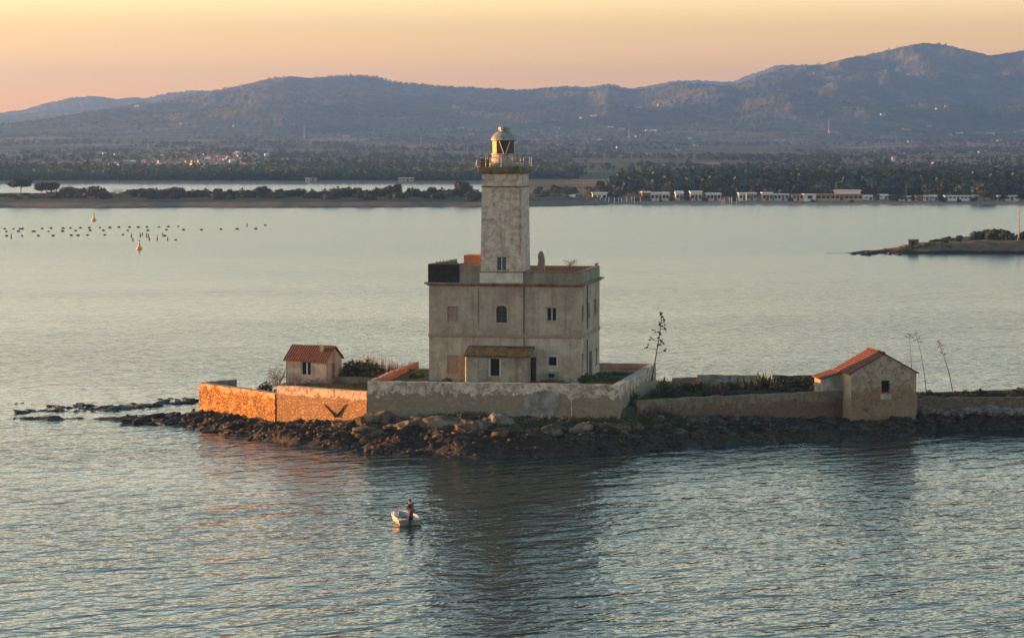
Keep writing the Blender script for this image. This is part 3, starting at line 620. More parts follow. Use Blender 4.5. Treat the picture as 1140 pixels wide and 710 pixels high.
dome = [(1.10, dz1-.02), (1.14, dz1+.02), (1.13, lz(155)), (1.02, lz(152)), (.86, lz(149.5)), (.66, lz(147.4)), (.46, lz(146.2))]
dm = MB().lathe(dome, 24, (lcx, lcy)).build('dome', m_dome, lh, smooth=False)
MB().lathe([(.40, lz(146.3)), (.40, lz(145)), (.50, lz(144.6)), (.50, lz(141.8)), (.44, lz(141.2)), (.1, lz(140.8))], 16, (lcx, lcy)).build('vent_cap', m_dome, dm)
x0 = HL(537.6, 180, .3)[0]; MB().box(x0-.19, x0+.19, .05, .45, gz1+.002, lz(176.3)).build('gallery_pier', m_rust, lh, bevel=.03)
x0 = HL(543, 180, .3)[0]; MB().box(x0-.13, x0+.13, .1, .4, gz1+.002, lz(177)).build('gallery_pier', m_gal, lh, bevel=.03)
x0 = HL(531.8, 181, 1.0)[0]
MB().tube([(x0+.35, .6, lz(185)), (x0+.05, .6, lz(186)), (x0-.05, .6, lz(183)), (x0, .6, lz(179)), (x0+.12, .6, lz(176))], [.02, .035, .05, .045, .02], 8).build('signal_horn', m_white, lh)
mb = MB(); G0 = [(xt0-.1, -.1), (xt1+.1, -.1), (xt1+.1, TD), (xt0-.1, TD)]
for k in range(4):
    p, r = Vector((*G0[k], 0)), Vector((*G0[(k+1) % 4], 0))
    for j in range(4):
        q_ = p+(r-p)*j/4
        if k == 0 and j == 0: continue
        mb.tube([(q_.x, q_.y, gz1), (q_.x, q_.y, gz1+.82)], .026, 4)
    for hh in (.42, .82): mb.tube([(p.x, p.y, gz1+hh), (r.x, r.y, gz1+hh)], .02, 4)
mb.build('gallery_railing', m_dome, lh)
x0 = HL(590, 175, .6)[0]; mb = MB()
mb.tube([(xt1-.35, .2, gz1), (xt1-.35, .2, lz(172.5))], .03, 5).tube([(xt1-.35, .2, lz(173.4)), (x0+.1, .2, lz(173.6))], .02, 5).tube([(xt1-.35, .2, lz(176)), (x0+.1, .2, lz(176.2))], .02, 5).tube([(x0+.08, .2, lz(173.6)), (x0+.08, .2, lz(176.2))], .025, 5)
mb.build('bracket', m_dome, lh)
# annex in front of the house
AY = -2.1
ax0, az1 = HL(519.8, 396, AY); ax1 = HL(586.2, 396, AY)[0]; ah = rects([(546, 399, 556, 418.2)], HL, yl=AY)[0]
mb = MB(); holed(mb, ax0, ax1, ZB, az1, [ah], lambda u, d, z: (u, AY+d, z), .25)
rz1 = HL(560, 386.2, 0)[1]
mb.add([(ax1, AY, ZB), (ax1, -.004, ZB), (ax1, -.004, rz1-.1), (ax1, AY, az1)], [(0, 1, 2, 3)]).add([(ax0, AY, ZB), (ax0, -.004, ZB), (ax0, -.004, rz1-.1), (ax0, AY, az1)], [(0, 3, 2, 1)])
an = mb.build('annex', m_annex, lh)
MB().prism([(AY-.25, az1-.06), (AY-.25, az1+.08), (-.004, rz1+.1), (-.004, rz1-.05)], 0, ax0-.25, ax1+.35).build('annex_roof', m_moss, an)
ad = MB().box(ah[0], ah[1], AY+.18, AY+.24, ah[2], ah[3]).build('annex_door', m_dark, an)
mb = MB()
mb.box(ah[0]-.15, ah[0]-.003, AY-.02, AY+.05, ah[2]-.1, ah[3]+.02).box(ah[1]+.003, ah[1]+.15, AY-.02, AY+.05, ah[2]-.1, ah[3]+.02).build('jamb', m_apr, an)
x0, z0 = HL(547.2, 418.6, AY); x1, z1 = HL(555, 427, AY); MB().box(x0, x1, AY-.03, AY+.06, z1, z0-.01).build('step_bricks', m_pbrick, an)
x0, z0 = HL(512.3, 396, 0); x1, z1 = HL(517, 428, 0); MB().box(x0, x1, -.03, .05, z1, z0).build('brick_patch', m_pbrick, lh)
x0 = HL(518.3, 396, AY)[0]; MB().tube([(x0, AY+.1, ZB), (x0, AY+.1, az1-.1)], .045, 6).build('annex_pipe', m_white, an)
# things standing in the yard
x0, z0 = HL(614.5, 414.5, -.4); mb = MB(); mb.box(-.33, .33, -.25, .2, -.5, 0).box(-.26, .26, -.262, -.252, -.42, -.08, 1)
ac = mb.build('air_conditioner', [plain('grey casing', (.22, .22, .215), .6), m_dark], loc=HO+HX*x0+HY*(-.4)+Vector((0, 0, z0)), bevel=.02); ac.rotation_euler.z = -TH
tag(ac, 'grey box unit with a dark grille under the small square window', 'air conditioner')
xb, zb_ = HL(615, 423, -.9); bn = empty('bench', HO+HX*xb+HY*-.9+Vector((0, 0, 4.15)), -TH, 'low dark bench standing against the house below the grey box', 'bench')
MB().box(-1.0, 1.0, -.22, .22, zb_-4.15-.08, zb_-4.15).build('seat', m_rust, bn)
for s_ in (-.8, .8): MB().box(s_-.06, s_+.06, -.18, .18, 0, zb_-4.15-.083).build('leg', m_rust, bn)
# ------------------------------------------------------------------ cottage
ct = empty('cottage', (-19.9, 236.3, 3.1), -RAD(19), 'small grey cottage with dark red tiled roof and tiny chimney', 'cottage')
CO = Vector((-19.9, 236.3, 3.1)); a_ = RAD(19); CX, CY = Vector((cos(a_), -sin(a_), 0)), Vector((sin(a_), cos(a_), 0))
def loc2(px, py, O, ex, ey, plane_y=None, plane_x=None):
    d = ray(px, py)
    if plane_y is not None: s = (O+ey*plane_y-CAM).dot(ey)/d.dot(ey)
    else: s = (O+ex*plane_x-CAM).dot(ex)/d.dot(ex)
    p = CAM+d*s-O; return p.dot(ex), p.dot(ey), p.z
L, D = 3.9, 3.4; ze = loc2(340, 400, CO, CX, CY, plane_y=0)[2]; zt = loc2(350, 385.3, CO, CX, CY, plane_y=D/2)[2]
a = loc2(335.6, 403, CO, CX, CY, plane_y=0); b = loc2(346, 417, CO, CX, CY, plane_y=0); hw = (a[0], b[0], b[2], a[2])
a = loc2(369.4, 405, CO, CX, CY, plane_x=L); b = loc2(373.2, 421, CO, CX, CY, plane_x=L); hd = (a[1], b[1], b[2], a[2])
mb = MB(); holed(mb, 0, L, -.5, ze, [hw], lambda u, d, z: (u, d, z), .2); holed(mb, 0, D, -.5, ze, [hd], lambda u, d, z: (L-d, u, z), .2)
mb.add([(L, 0, ze), (L, D, ze), (L, D/2, zt-.08)], [(0, 1, 2)]).add([(0, 0, ze), (0, D, ze), (0, D/2, zt-.08)], [(0, 2, 1)]).add([(0, 0, -.5), (0, D, -.5), (0, D, ze), (0, 0, ze)], [(0, 3, 2, 1)]).add([(0, D, -.5), (L, D, -.5), (L, D, ze), (0, D, ze)], [(0, 1, 2, 3)])
mb.build('wall', m_hut, ct)
def gable_roof(x0, x1, y0, ym, y1, ze0, zt, ze1, th, mat, par, name='roof'):
    return MB().prism([(y0, ze0), (y0, ze0+th), (ym, zt+th), (y1, ze1+th), (y1, ze1), (ym, zt)], 0, x0, x1).build(name, mat, par)
k = (zt-ze)/(D/2); rf = gable_roof(-.15, L+.15, -.25, D/2, D+.25, ze-.25*k+.0, zt, ze-.25*k, .1, m_tile, ct)
wn = MB().box(hw[0], hw[1], .15, .19, hw[2], hw[3]).build('window', m_dark, ct)
xm = hw[0]+(hw[1]-hw[0])*.55; MB().box(xm-.05, xm+.05, .08, .149, hw[2], hw[3]).box(hw[0], hw[0]+.04, .1, .149, hw[2], hw[3]).box(hw[1]-.04, hw[1], .1, .149, hw[2], hw[3]).build('mullion', m_white, wn)
MB().box(L-.19, L-.15, hd[0], hd[1], hd[2], hd[3]).build('door', plain('brown door', (.16, .09, .06), .8), ct)
cxx = loc2(358.4, 390, CO, CX, CY, plane_y=1.0)[0]; mb = MB().box(cxx-.16, cxx+.16, .9, 1.25, ze+.3, zt+.1).box(cxx-.2, cxx+.2, .86, 1.29, zt+.1, zt+.17); mb.build('chimney', m_lightw, rf)
# ------------------------------------------------------------------ boathouse
a_ = RAD(-9); BO = Vector((28.9, 228.7, -.3)); BX, BY = Vector((cos(a_), -sin(a_), 0)), Vector((sin(a_), cos(a_), 0))
bh = empty('boathouse', BO, RAD(9), 'stone boathouse with a gable wall and bright orange red tiled roof', 'boathouse')
L, D = 5.76, 4.8; ze = loc2(949, 415.5, BO, BX, BY, plane_y=0)[2]; zt = loc2(985, 394.2, BO, BX, BY, plane_y=0)[2]
a = loc2(981.5, 423.4, BO, BX, BY, plane_y=0); b = loc2(990.2, 436.8, BO, BX, BY, plane_y=0); hw = (a[0], b[0], b[2], a[2])
mb = MB(); holed(mb, 0, L, -1, ze, [hw], lambda u, d, z: (u, d, z), .25)
mb.add([(0, 0, ze), (L, 0, ze), (L/2, 0, zt)], [(0, 1, 2)]).add([(0, D, ze), (L, D, ze), (L/2, D, zt)], [(0, 2, 1)])
mb.add([(L, 0, -1), (L, D, -1), (L, D, ze), (L, 0, ze)], [(0, 1, 2, 3)]).add([(0, D, -1), (L, D, -1), (L, D, ze), (0, D, ze)], [(0, 1, 2, 3)])
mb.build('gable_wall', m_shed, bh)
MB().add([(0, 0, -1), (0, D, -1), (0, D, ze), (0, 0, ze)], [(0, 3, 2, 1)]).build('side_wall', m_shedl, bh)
k = (zt-ze)/(L/2)
rf = MB().prism([(-.22, ze-.22*k), (-.22, ze-.22*k+.1), (L/2, zt+.1), (L+.22, ze-.22*k+.1), (L+.22, ze-.22*k), (L/2, zt)], 1, -.12, D+.12).build('roof', m_tile2, bh)
mb = MB(); 
for j in range(14): mb.tube([(L/2, -.14+j*(D+.25)/14, zt+.11), (L/2, -.14+(j+1)*(D+.25)/14-.02, zt+.13)], .1, 6)
mb.build('ridge_tiles', m_tile2, rf)
wn = MB().box(hw[0], hw[1], .2, .24, hw[2], hw[3]).build('window', m_dark, bh)
MB().box(hw[0]-.22, hw[0]-.003, -.02, .05, hw[2]-.12, hw[2]+.45).build('brick_jamb', m_brick, wn); MB().box(hw[1]+.003, hw[1]+.22, -.02, .05, hw[2]-.12, hw[2]+.4).build('brick_jamb', m_brick, wn)
MB().box(hw[0]-.1, hw[1]+.12, -.03, .05, hw[2]-.55, hw[2]-.125).build('sill', m_hut, wn)
aw, y0, y1 = 1.71, 2.9, 5.5; zae = loc2(917, 421.5, BO, BX, BY, plane_y=y0)[2]; zat = ze-.12
mb = MB(); mb.add([(-aw, y0, 0), (-.004, y0, 0), (-.004, y0, zat), (-aw, y0, zae)], [(0, 1, 2, 3)]).add([(-aw, y1, 0), (-.004, y1, 0), (-.004, y1, zat), (-aw, y1, zae)], [(0, 3, 2, 1)]).add([(-aw, y0, 0), (-aw, y1, 0), (-aw, y1, zae), (-aw, y0, zae)], [(0, 3, 2, 1)])
ln = mb.build('lean_to', m_hut, bh)
kk = (zat-zae)/aw; MB().prism([(-aw-.2, zae-.2*kk), (-aw-.2, zae-.2*kk+.1), (-.26, zat+.08-.26*kk), (-.26, zat-.26*kk)], 1, y0-.15, y1+.15).build('lean_to_roof', m_tile2, ln)
MB().box(L+.004, L+.35, .8, 1.3, .8, 3.0).build('buttress', m_grayw, bh)
# ------------------------------------------------------------------ foliage
def leaf_cloud(n, lumps, size, seed, flat=1.0, up=.3):
    r = np.random.default_rng(seed); lum = np.array(lumps, float); w = lum[:, 3]**2; k = r.choice(len(lum), n, p=w/w.sum())
    d = r.normal(size=(n, 3)); d /= np.linalg.norm(d, axis=1)[:, None]
    rad = lum[k, 3]*(.45+.6*r.random(n)**.6); c = lum[k, :3]+d*rad[:, None]*np.array([1, 1, flat])
    nrm = d+r.normal(size=(n, 3))*.6; nrm[:, 2] += up; nrm /= np.linalg.norm(nrm, axis=1)[:, None]
    a = np.cross(nrm, r.normal(size=(n, 3))); a /= np.linalg.norm(a, axis=1)[:, None]; b = np.cross(nrm, a)
    s = size*(.6+.8*r.random(n))[:, None]; bs = s*(.45+.3*r.random(n))[:, None]
    v = np.stack([c-a*s, c-b*bs, c+a*s, c+b*bs], 1).reshape(-1, 3); f = np.arange(n*4).reshape(-1, 4)
    return v, f
m_lf = leafy('dark scrub leaves', (.022, .032, .014), (.05, .062, .026), rnd=.3)
m_lf2 = leafy('green leaves', (.03, .05, .014), (.075, .095, .03), rnd=.25)
m_lfy = leafy('yellow green leaves', (.05, .055, .015), (.12, .115, .035), rnd=.2)
m_pine = leafy('pine needles', (.016, .026, .014), (.034, .046, .022), rnd=.2)
m_far = leafy('far woodland leaves', (.026, .046, .024), (.06, .082, .04), rnd=.4)
m_bare = plain('bare twigs', (.15, .115, .09), .9)
m_bark = plain('bark', (.085, .06, .045), .9)
m_dry = leafy('dry grass', (.15, .095, .045), (.27, .18, .09), rnd=.2)
m_agave = leafy('agave leaves', (.035, .06, .03), (.08, .11, .05), rnd=.2)
def shrub_lumps(r, w, h, n):
    L = []
    for _ in range(n):
        a = r.random()*6.28; q = r.random()**.5*w*.5*.72; s = (.22+.16*r.random())*min(w, h*1.3)
        L.append((cos(a)*q, sin(a)*q*.8, max(s*.6, h*(1-(q/(w*.5))**2*.6)-s)*(.55+.45*r.random()), s))
    return L
def make_shrub(name, w, h, n, size, mat, seed, label, cat, group, parts=True):
    r = np.random.default_rng(seed); root = empty(name, (0, 0, 0), 0, label, cat, group)
    v, f = leaf_cloud(n, shrub_lumps(r, w, h, 9), size, seed); v[:, 2] = np.maximum(v[:, 2], -.05)
    raw('foliage', v, f, mat, root)
    mb = MB()
    for _ in range(5): a = r.random()*6.28; mb.tube([(0, 0, -.25), (cos(a)*w*.12, sin(a)*w*.12, h*.3), (cos(a)*w*.28, sin(a)*w*.28, h*.75)], [.05*h**.5, .035*h**.5, .01], 4)
    mb.build('stem', m_bark, root)
    return root
def make_tree(name, w, h, trunk, n, size, mat, seed, label, cat, group, flat=1.0, multi=1, lum=12):
    r = np.random.default_rng(seed); root = empty(name, (0, 0, 0), 0, label, cat, group); L = []
    for _ in range(lum):
        a = r.random()*6.28; q = r.random()**.5*w*.5*.75; s = w*(.16+.1*r.random()); ch = h-trunk
        L.append((cos(a)*q, sin(a)*q, trunk+ch*(.25+.5*r.random())*(1-.35*(q/(w*.5))**2)+(.1*ch), min(s, ch*.45)))
    v, f = leaf_cloud(n, L, size, seed, flat); v[:, 2] = np.clip(v[:, 2], trunk*.8, h)
    raw('crown', v, f, mat, root); mb = MB()
    for k in range(multi):
        ox = (k-(multi-1)/2)*w*.14; tr_ = .035*h
        mb.tube([(ox, 0, -.4), (ox*1.1+.05*w*r.normal()*.3, 0, trunk*.6), (ox*1.3, 0, trunk*1.1), (ox*1.2, 0, trunk+(h-trunk)*.5)], [tr_, tr_*.8, tr_*.65, tr_*.2], 6)
        for _ in range(4):
            a = r.random()*6.28; mb.tube([(ox*1.2, 0, trunk*.9), (ox+cos(a)*w*.2, sin(a)*w*.2, trunk+(h-trunk)*.3), (ox+cos(a)*w*.36, sin(a)*w*.36, trunk+(h-trunk)*.55)], [tr_*.5, tr_*.3, tr_*.08], 5)
    mb.build('trunk', m_bark, root)
    return root
USED = set()
def place(proto, loc, s=1.0, rz=None, sz=None, label=None, group=None, cat=None):
    """the first call moves the prototype itself, later calls copy it"""
    if proto.name in USED: o = copy_tree(proto)
    else: o = proto; USED.add(proto.name)
    o.location = loc; o.rotation_euler = (0, 0, random.random()*6.28 if rz is None else rz); o.scale = (s, s, sz or s)
    if label: o['label'] = label
    if group: o['group'] = group
    if cat: o['category'] = cat
    return o
def px_at(px, Y, z): return Vector(((px-570)/F*(Y*CP+(H-z)*SP), Y, z))
def mpp(Y): return Y/F
# ------------------------------------------------------------------ rocks of the island
m_rock = mottled('brown boulder', [(.035, .028, .019), (.10, .078, .052), (.19, .155, .115)], .9, .9, .08, world=True, blotch=((.05, .04, .02), 1.2, .6))
m_rockd = mottled('dark wet rock', [(.007, .006, .004), (.02, .016, .010), (.05, .034, .018)], 1.4, .5, .06, world=True)
m_rockg = mottled('grey boulder', [(.07, .065, .06), (.13, .125, .118), (.20, .19, .18)], 1.1, .9, .05, world=True)
def rock_mesh(seed, sub=2, flat=.62, ang=.5):
    bm = bmesh.new(); bmesh.ops.create_icosphere(bm, subdivisions=sub, radius=1)
    for v in bm.verts:
        p = v.co*1.0; k = 1+ang*(mn.noise(p*1.1+Vector((seed*7.7, 0, 3)))+.5*mn.noise(p*2.6+Vector((seed, 5, 0)))+.25*mn.noise(p*5+Vector((0, seed, 0))))
        v.co = p*k; v.co.z *= flat
    me = bpy.data.meshes.new('boulder'); bm.to_mesh(me); bm.free(); return me
RM = {}
for mt in (m_rock, m_rockd, m_rockg):
    RM[mt.name] = []
    for k in range(6):
        me = rock_mesh(k+3, 3, .55+.1*(k % 3), .55); me.materials.append(mt); RM[mt.name].append(me)
def rock(x, y, z, s, mat, label, group, ex=1.0, name='boulder', rz=None, sz=1.0):
    o = bpy.data.objects.new(name, random.choice(RM[mat.name])); COL.objects.link(o); o.location = (x, y, z)
    o.rotation_euler = (random.uniform(-.25, .25), random.uniform(-.25, .25), random.random()*6.28 if rz is None else rz); o.scale = (s*ex, s, s*sz)
    return tag(o, label, 'rock', group)
def at_island(px, py):
    """sight line down to the island ground"""
    d = ray(px, py)
    for i in range(900):
        Y = 204+i*.06; p = CAM+d*(Y/d.y)
        if gzs(p.x, p.y) >= p.z: return p
    return atZ(px, py, 0)
for (px, py, s, ex) in ((424, 471, 1.9, 1.3), (452, 477, 1.5, 1.2), (492, 474, 1.75, 1.45), (470, 470, 1.0, 1.2), (523, 478, 1.5, 1.0), (540, 473, 1.2, 1.1), (408, 482, 1.2, 1.5), (560, 482, .9, 1.3), (612, 481, 1.0, 1.5), (648, 477, .8, 1.6), (672, 476, .9, 1.3)):
    p = at_island(px, py); rock(p.x, p.y, p.z+.02, s*.74, m_rock, 'large smooth brown boulder lying right below the long terrace wall', 'large boulders below the terrace wall', ex, rz=0, sz=1.0)
m_gslab = m_cem
o = rock(*(at_island(556, 470)+Vector((0, .2, -.1))), 1.05, m_rockg, 'grey concrete coloured boulder leaning against the terrace wall', None, 1.0, sz=1.5)
cnt = 0; R_ = random.Random(5)
while cnt < 95:
    px = R_.uniform(190, 1030); t_ = R_.random(); X0 = (px-570)/F*222
    ys = float(np.interp(X0, SHX, SHY)); yw = float(np.interp(X0, YWX, YWY)); Y = ys+(yw-ys)*(.12+.8*t_)
    X = (px-570)/F*(Y*CP+25*SP); z = gzs(X, Y)
    if z < -.15 or (X < -11.5 and Y > yw-3.2): continue
    s = R_.uniform(.22, .6)*(1.25 if R_.random() < .15 else 1); low = z < 1.05
    if low: rock(X, Y, z+s*.02, s, m_rockd, 'dark weed covered rock in the shoreline rubble below the walls', 'dark rocks along the waterline', R_.uniform(1, 1.8))
    else: rock(X, Y, z+s*.05, s, m_rock, 'brown weathered rock in the rubble slope below the walls', 'brown rocks below the walls', R_.uniform(1, 1.6))
    cnt += 1
# loose rubble nobody could count
V, Fc = [], []; base = rock_mesh(1, 1, .7, .5); bv = np.array([v.co[:] for v in base.vertices]); bf = np.array([p.vertices[:] for p in base.polygons]); nb = 0
for k in range(3600):
    X = R_.uniform(-34, 58); ys = float(np.interp(X, SHX, SHY)); yw = float(np.interp(X, YWX, YWY)); Y = ys-.5+(yw-ys+.6)*R_.random(); z = gzs(X, Y)
    if z < -.2: continue
    s = R_.uniform(.06, .24); a = R_.random()*6.28; rot = np.array([[cos(a), -sin(a), 0], [sin(a), cos(a), 0], [0, 0, 1]])
    V.append((bv*s*np.array([1+R_.random(), 1, .8+.5*R_.random()]))@rot.T+np.array([X, Y, z+.02])); Fc.append(bf+nb); nb += len(bv)
t = NT('rubble'); c = t.coord(True); z = t.xyz(c)[2]; n2 = t.noise(c, 3.0, 4, .7)
col = t.ramp(n2, [(.36, (.02, .015, .010)), (.5, (.06, .043, .028)), (.6, (.12, .09, .06)), (.68, (.28, .24, .20))])
col = t.mix(t.step(t.math('MULTIPLY_ADD', t.math('SUBTRACT', n2, .5), 1.0, z), .8, 1.5), t.ramp(n2, [(.35, (.012, .010, .006)), (.7, (.07, .048, .022))]), col)
tag(raw('rubble', np.concatenate(V), np.concatenate(Fc), t.fin(col, .8, None, .3)), kind='stuff')
# low weed on the slope
def tuft_patch(pts, n, hgt, w, mat, name, seed):
    r = np.random.default_rng(seed); V = []
    for (x, y, z, rad) in pts:
        m = int(n*rad); a = r.random(m)*6.28; q = rad*r.random(m)**.5; X = x+np.cos(a)*q; Y = y+np.sin(a)*q*.7
        zz = gz(X, Y) if z is None else np.full(m, z); hh = hgt*(.5+r.random(m)); lean = r.normal(size=(m, 2))*.35*hh[:, None]; b = r.random(m)*3.14; ww = w*(.6+.8*r.random(m))
        V.append(np.stack([np.stack([X-np.cos(b)*ww, Y-np.sin(b)*ww, zz-.03], -1), np.stack([X+np.cos(b)*ww, Y+np.sin(b)*ww, zz-.03], -1), np.stack([X+lean[:, 0], Y+lean[:, 1], zz+hh], -1)], 1).reshape(-1, 3))
    V = np.concatenate(V); return raw(name, V, np.arange(len(V)).reshape(-1, 3), mat)
def P_(px, py): p = at_island(px, py); return (p.x, p.y, None, 1.0)
g1 = []
for px, py, rad in ((455, 462, .9), (470, 463, 1), (488, 463, .8), (515, 462, 1), (530, 460, 1.4), (545, 458, .9), (604, 474, 1), (588, 474, .7), (660, 470, .9), (560, 476, .6), (640, 474, .8), (710, 466, 1.2), (722, 468, 1.3), (745, 466, 1), (760, 470, .8), (500, 463, .6), (430, 462, .6), (676, 470, .8)):
    p = at_island(px, py); g1.append((p.x, p.y, None, rad))
tag(tuft_patch(g1, 420, .32, .03, m_lf2, 'ground_cover', 3), kind='stuff')
g2 = [(R_.uniform(-11, 9), R_.uniform(221.5, 238), None, 1.3) for _ in range(26)]+[(R_.uniform(-19, -12), R_.uniform(228, 236), None, 1.3) for _ in range(24)]+[(R_.uniform(12, 29), R_.uniform(228, 246), None, 1.3) for _ in range(50)]+[(R_.uniform(35, 56), R_.uniform(232.4, 239), None, 1.4) for _ in range(46)]
g2 = [(x, y, z, r) for x, y, z, r in g2 if not (HO.x-1 < x < 8.5 and y > 227.2) and y > np.interp(x, YWX, YWY)+1.2]
tag(tuft_patch(g2, 330, .22, .03, m_lfy, 'grass', 4), kind='stuff')
# ------------------------------------------------------------------ reef
def reef(x0, x1, y0, y1, n, s0, s1, label, group, z=-.05):
    for k in range(n):
        f = (k+.5)/n; px = x0+(x1-x0)*f+R_.uniform(-3, 3); py = y0+(y1-y0)*f+R_.uniform(-1.2, 1.2); p = atZ(px, py, 0); s = R_.uniform(s0, s1)
        rock(p.x, p.y, z+s*R_.uniform(-.05, .1), s, m_rockd, label, group, R_.uniform(1.3, 2.6), 'rock', sz=.62)
LB = 'dark rock of the low reef trailing off the island tip'; GB = 'rocks of the reef'
reef(20, 70, 459, 456, 9, .25, .5, LB, GB); reef(55, 112, 453, 455, 11, .25, .48, LB, GB); reef(85, 105, 450, 451, 4, .35, .5, LB, GB); reef(110, 170, 456, 452, 12, .3, .6, LB, GB); reef(160, 222, 452, 446, 10, .3, .6, LB, GB); reef(30, 135, 458, 457, 9, .2, .4, LB, GB); reef(0, 30, 449, 448, 3, .15, .3, LB, GB); reef(176, 208, 444, 443, 4, .2, .35, LB, GB)
LB2 = 'dark weedy rock in the spit below the orange sea wall'; GB2 = 'rocks below the orange wall'
reef(142, 165, 470, 468, 5, .3, .6, LB2, GB2); reef(163, 215, 468, 466, 12, .4, .8, LB2, GB2, .1); reef(175, 230, 471, 472, 12, .3, .6, LB2, GB2)
reef(205, 300, 476, 489, 16, .2, .45, 'dark wet stone in the shallows below the orange wall', 'stones in the shallows'); reef(232, 300, 486, 492, 6, .15, .3, 'dark wet stone in the shallows below the orange wall', 'stones in the shallows', -.1)
# boulders in front of the quay
for k, (px, py, s) in enumerate(((1029, 459, .5), (1037, 458, .55), (1046, 459, .55), (1053, 461, .55), (1063, 459, .5), (1069, 460, .6), (1077, 458, .6), (1085, 456, .55), (1092, 458, .7), (1101, 457, .75), (1110, 459, .7), (1120, 457, .6), (1127, 459, .55), (1134, 458, .65), (1042, 466, .4), (1058, 467, .45), (1082, 467, .4), (1114, 468, .4), (1097, 467, .45))):
    p = atY(px, py, 230.1); rock(p.x, 230.1, p.z, s*.78, m_rockg if k not in (0, 2, 14, 15, 16) else m_rock, 'grey squarish boulder set along the foot of the quay wall' if k not in (0, 2, 14, 15, 16) else 'brown boulder set along the foot of the quay wall', 'boulders along the quay wall', R_.uniform(.95, 1.25), sz=1.25)
# ------------------------------------------------------------------ island plants
def GP(px, Y): x = (px-570)/F*(Y*CP+22*SP); return Vector((x, Y, gzs(x, Y)))
s1 = make_shrub('shrub', 3.4, 2.3, 1500, .16, m_lf2, 11, 'rounded dark green bush beside the small tiled cottage', 'shrub', None)
p = GP(400, 238.5); s1.location = (p.x, p.y, 3.1); s1.scale = (1.25, 1, 1.05)
s2 = make_shrub('shrub', 2.6, 1.7, 900, .14, m_lfy, 12, 'yellowish bush touching the cottage gable side', 'shrub', None); p = GP(386, 239); s2.location = (p.x, p.y, 3.1)
def reeds(name, n, h, w, spread, mat, label, cat, loc, seed):
    r = np.random.default_rng(seed); mb = MB()
    V = []
    a = r.random(n)*6.28; q = r.random(n)**.5; X = np.cos(a)*q*spread[0]; Y = np.sin(a)*q*spread[1]; hh = h*(.45+.65*r.random(n))*(1-.35*(X/spread[0]+.2)); L = r.normal(size=(n, 2))*.12*hh[:, None]; b = r.random(n)*3.14
    V = np.stack([np.stack([X-np.cos(b)*w, Y-np.sin(b)*w, 0*X], -1), np.stack([X+np.cos(b)*w, Y+np.sin(b)*w, 0*X], -1), np.stack([X+L[:, 0], Y+L[:, 1], hh], -1)], 1).reshape(-1, 3)
    o = raw(name, V, np.arange(len(V)).reshape(-1, 3), mat); o.location = loc; return tag(o, label, cat)
p = GP(438, 239.5); reeds('reed_clump', 900, 2.2, .04, (3.0, .9), m_dry, 'clump of dry brown reeds between the green bush and the lighthouse house', 'reeds', (p.x, p.y, 3.0), 5)
p = GP(424, 237.6); s3 = make_shrub('shrub', 2.6, 1.5, 700, .12, m_dry, 13, 'brown dry shrub in front of the reeds above the grey wall', 'shrub', None); s3.location = (p.x, p.y, 3.0)
def twiggy(name, h, w, seed, label, cat, loc, mat=None, n=26):
    r = np.random.default_rng(seed); mb = MB()
    for _ in range(n):
        a = r.random()*6.28; q = w*.5*r.random()**.5; t_ = h*(.25+.75*r.random())*(1-.35*(q/(w*.5))**2); e = Vector((cos(a)*q, sin(a)*q, t_)); b0 = Vector((r.normal()*.12*w, r.normal()*.12*w, -.1)); m_ = b0.lerp(e, .5)+Vector((r.normal()*.08*w, r.normal()*.08*w, h*.10))
        mb.tube([b0, m_, e], [.026, .017, .007], 4)
        for _ in range(6):
            s_ = m_.lerp(e, r.random()); k_ = s_+Vector((r.normal(), r.normal(), r.normal()*.6+.35))*h*.11; mb.tube([s_, k_, k_+Vector((r.normal(), r.normal(), r.normal()*.5+.3))*h*.07], [.011, .008, .005], 3)
    o = mb.build(name, mat or m_bare); o.location = loc; return tag(o, label, cat)
for px, Y, h, w, lb in ((309, 236.2, 2.1, 2.2, 'bare grey shrub standing at the outer corner of the cottage'), (330, 234.6, 1.2, 2.4, 'leafless twiggy shrub below the cottage window'), (354, 234.2, 1.0, 1.8, 'leafless low shrub below the cottage wall near its gable'), (375, 235.3, .9, 1.6, 'leafless twiggy shrub at the foot of the cottage gable')):
    p = GP(px, Y); twiggy('bare_shrub', h, w, int(px), lb, 'shrub', (p.x, p.y, 3.05))
p = GP(296, 233.2); s4 = make_shrub('shrub', 1.5, 1.1, 500, .11, m_lf, 14, 'small dark shrub on the corner between the two orange sea walls', 'shrub', None); s4.location = (p.x, p.y, 2.6)
sh_y = make_shrub('shrub', 2.0, .95, 700, .12, m_lf2, 15, 'low green shrub spreading over the terrace beside the house corner', 'shrub', 'low shrubs on the terrace')
for px, Y, s, lb in ((654, 226.2, 1.0, 0), (664, 225.3, 1.0, 0), (675, 226.5, 1.0, 0), (685, 225.8, .7, 0)):
    p = GP(px, Y); place(sh_y, (p.x, p.y, 4.1), s)
place(sh_y, (*GP(466, 231).xy, 4.1), .8, label='low green shrub in the yard strip beside the orange brick wall', group='')
place(sh_y, (*GP(499, 226.6).xy, 4.1), .55, label='small weedy bush under the bricked-up ground floor opening', group='')
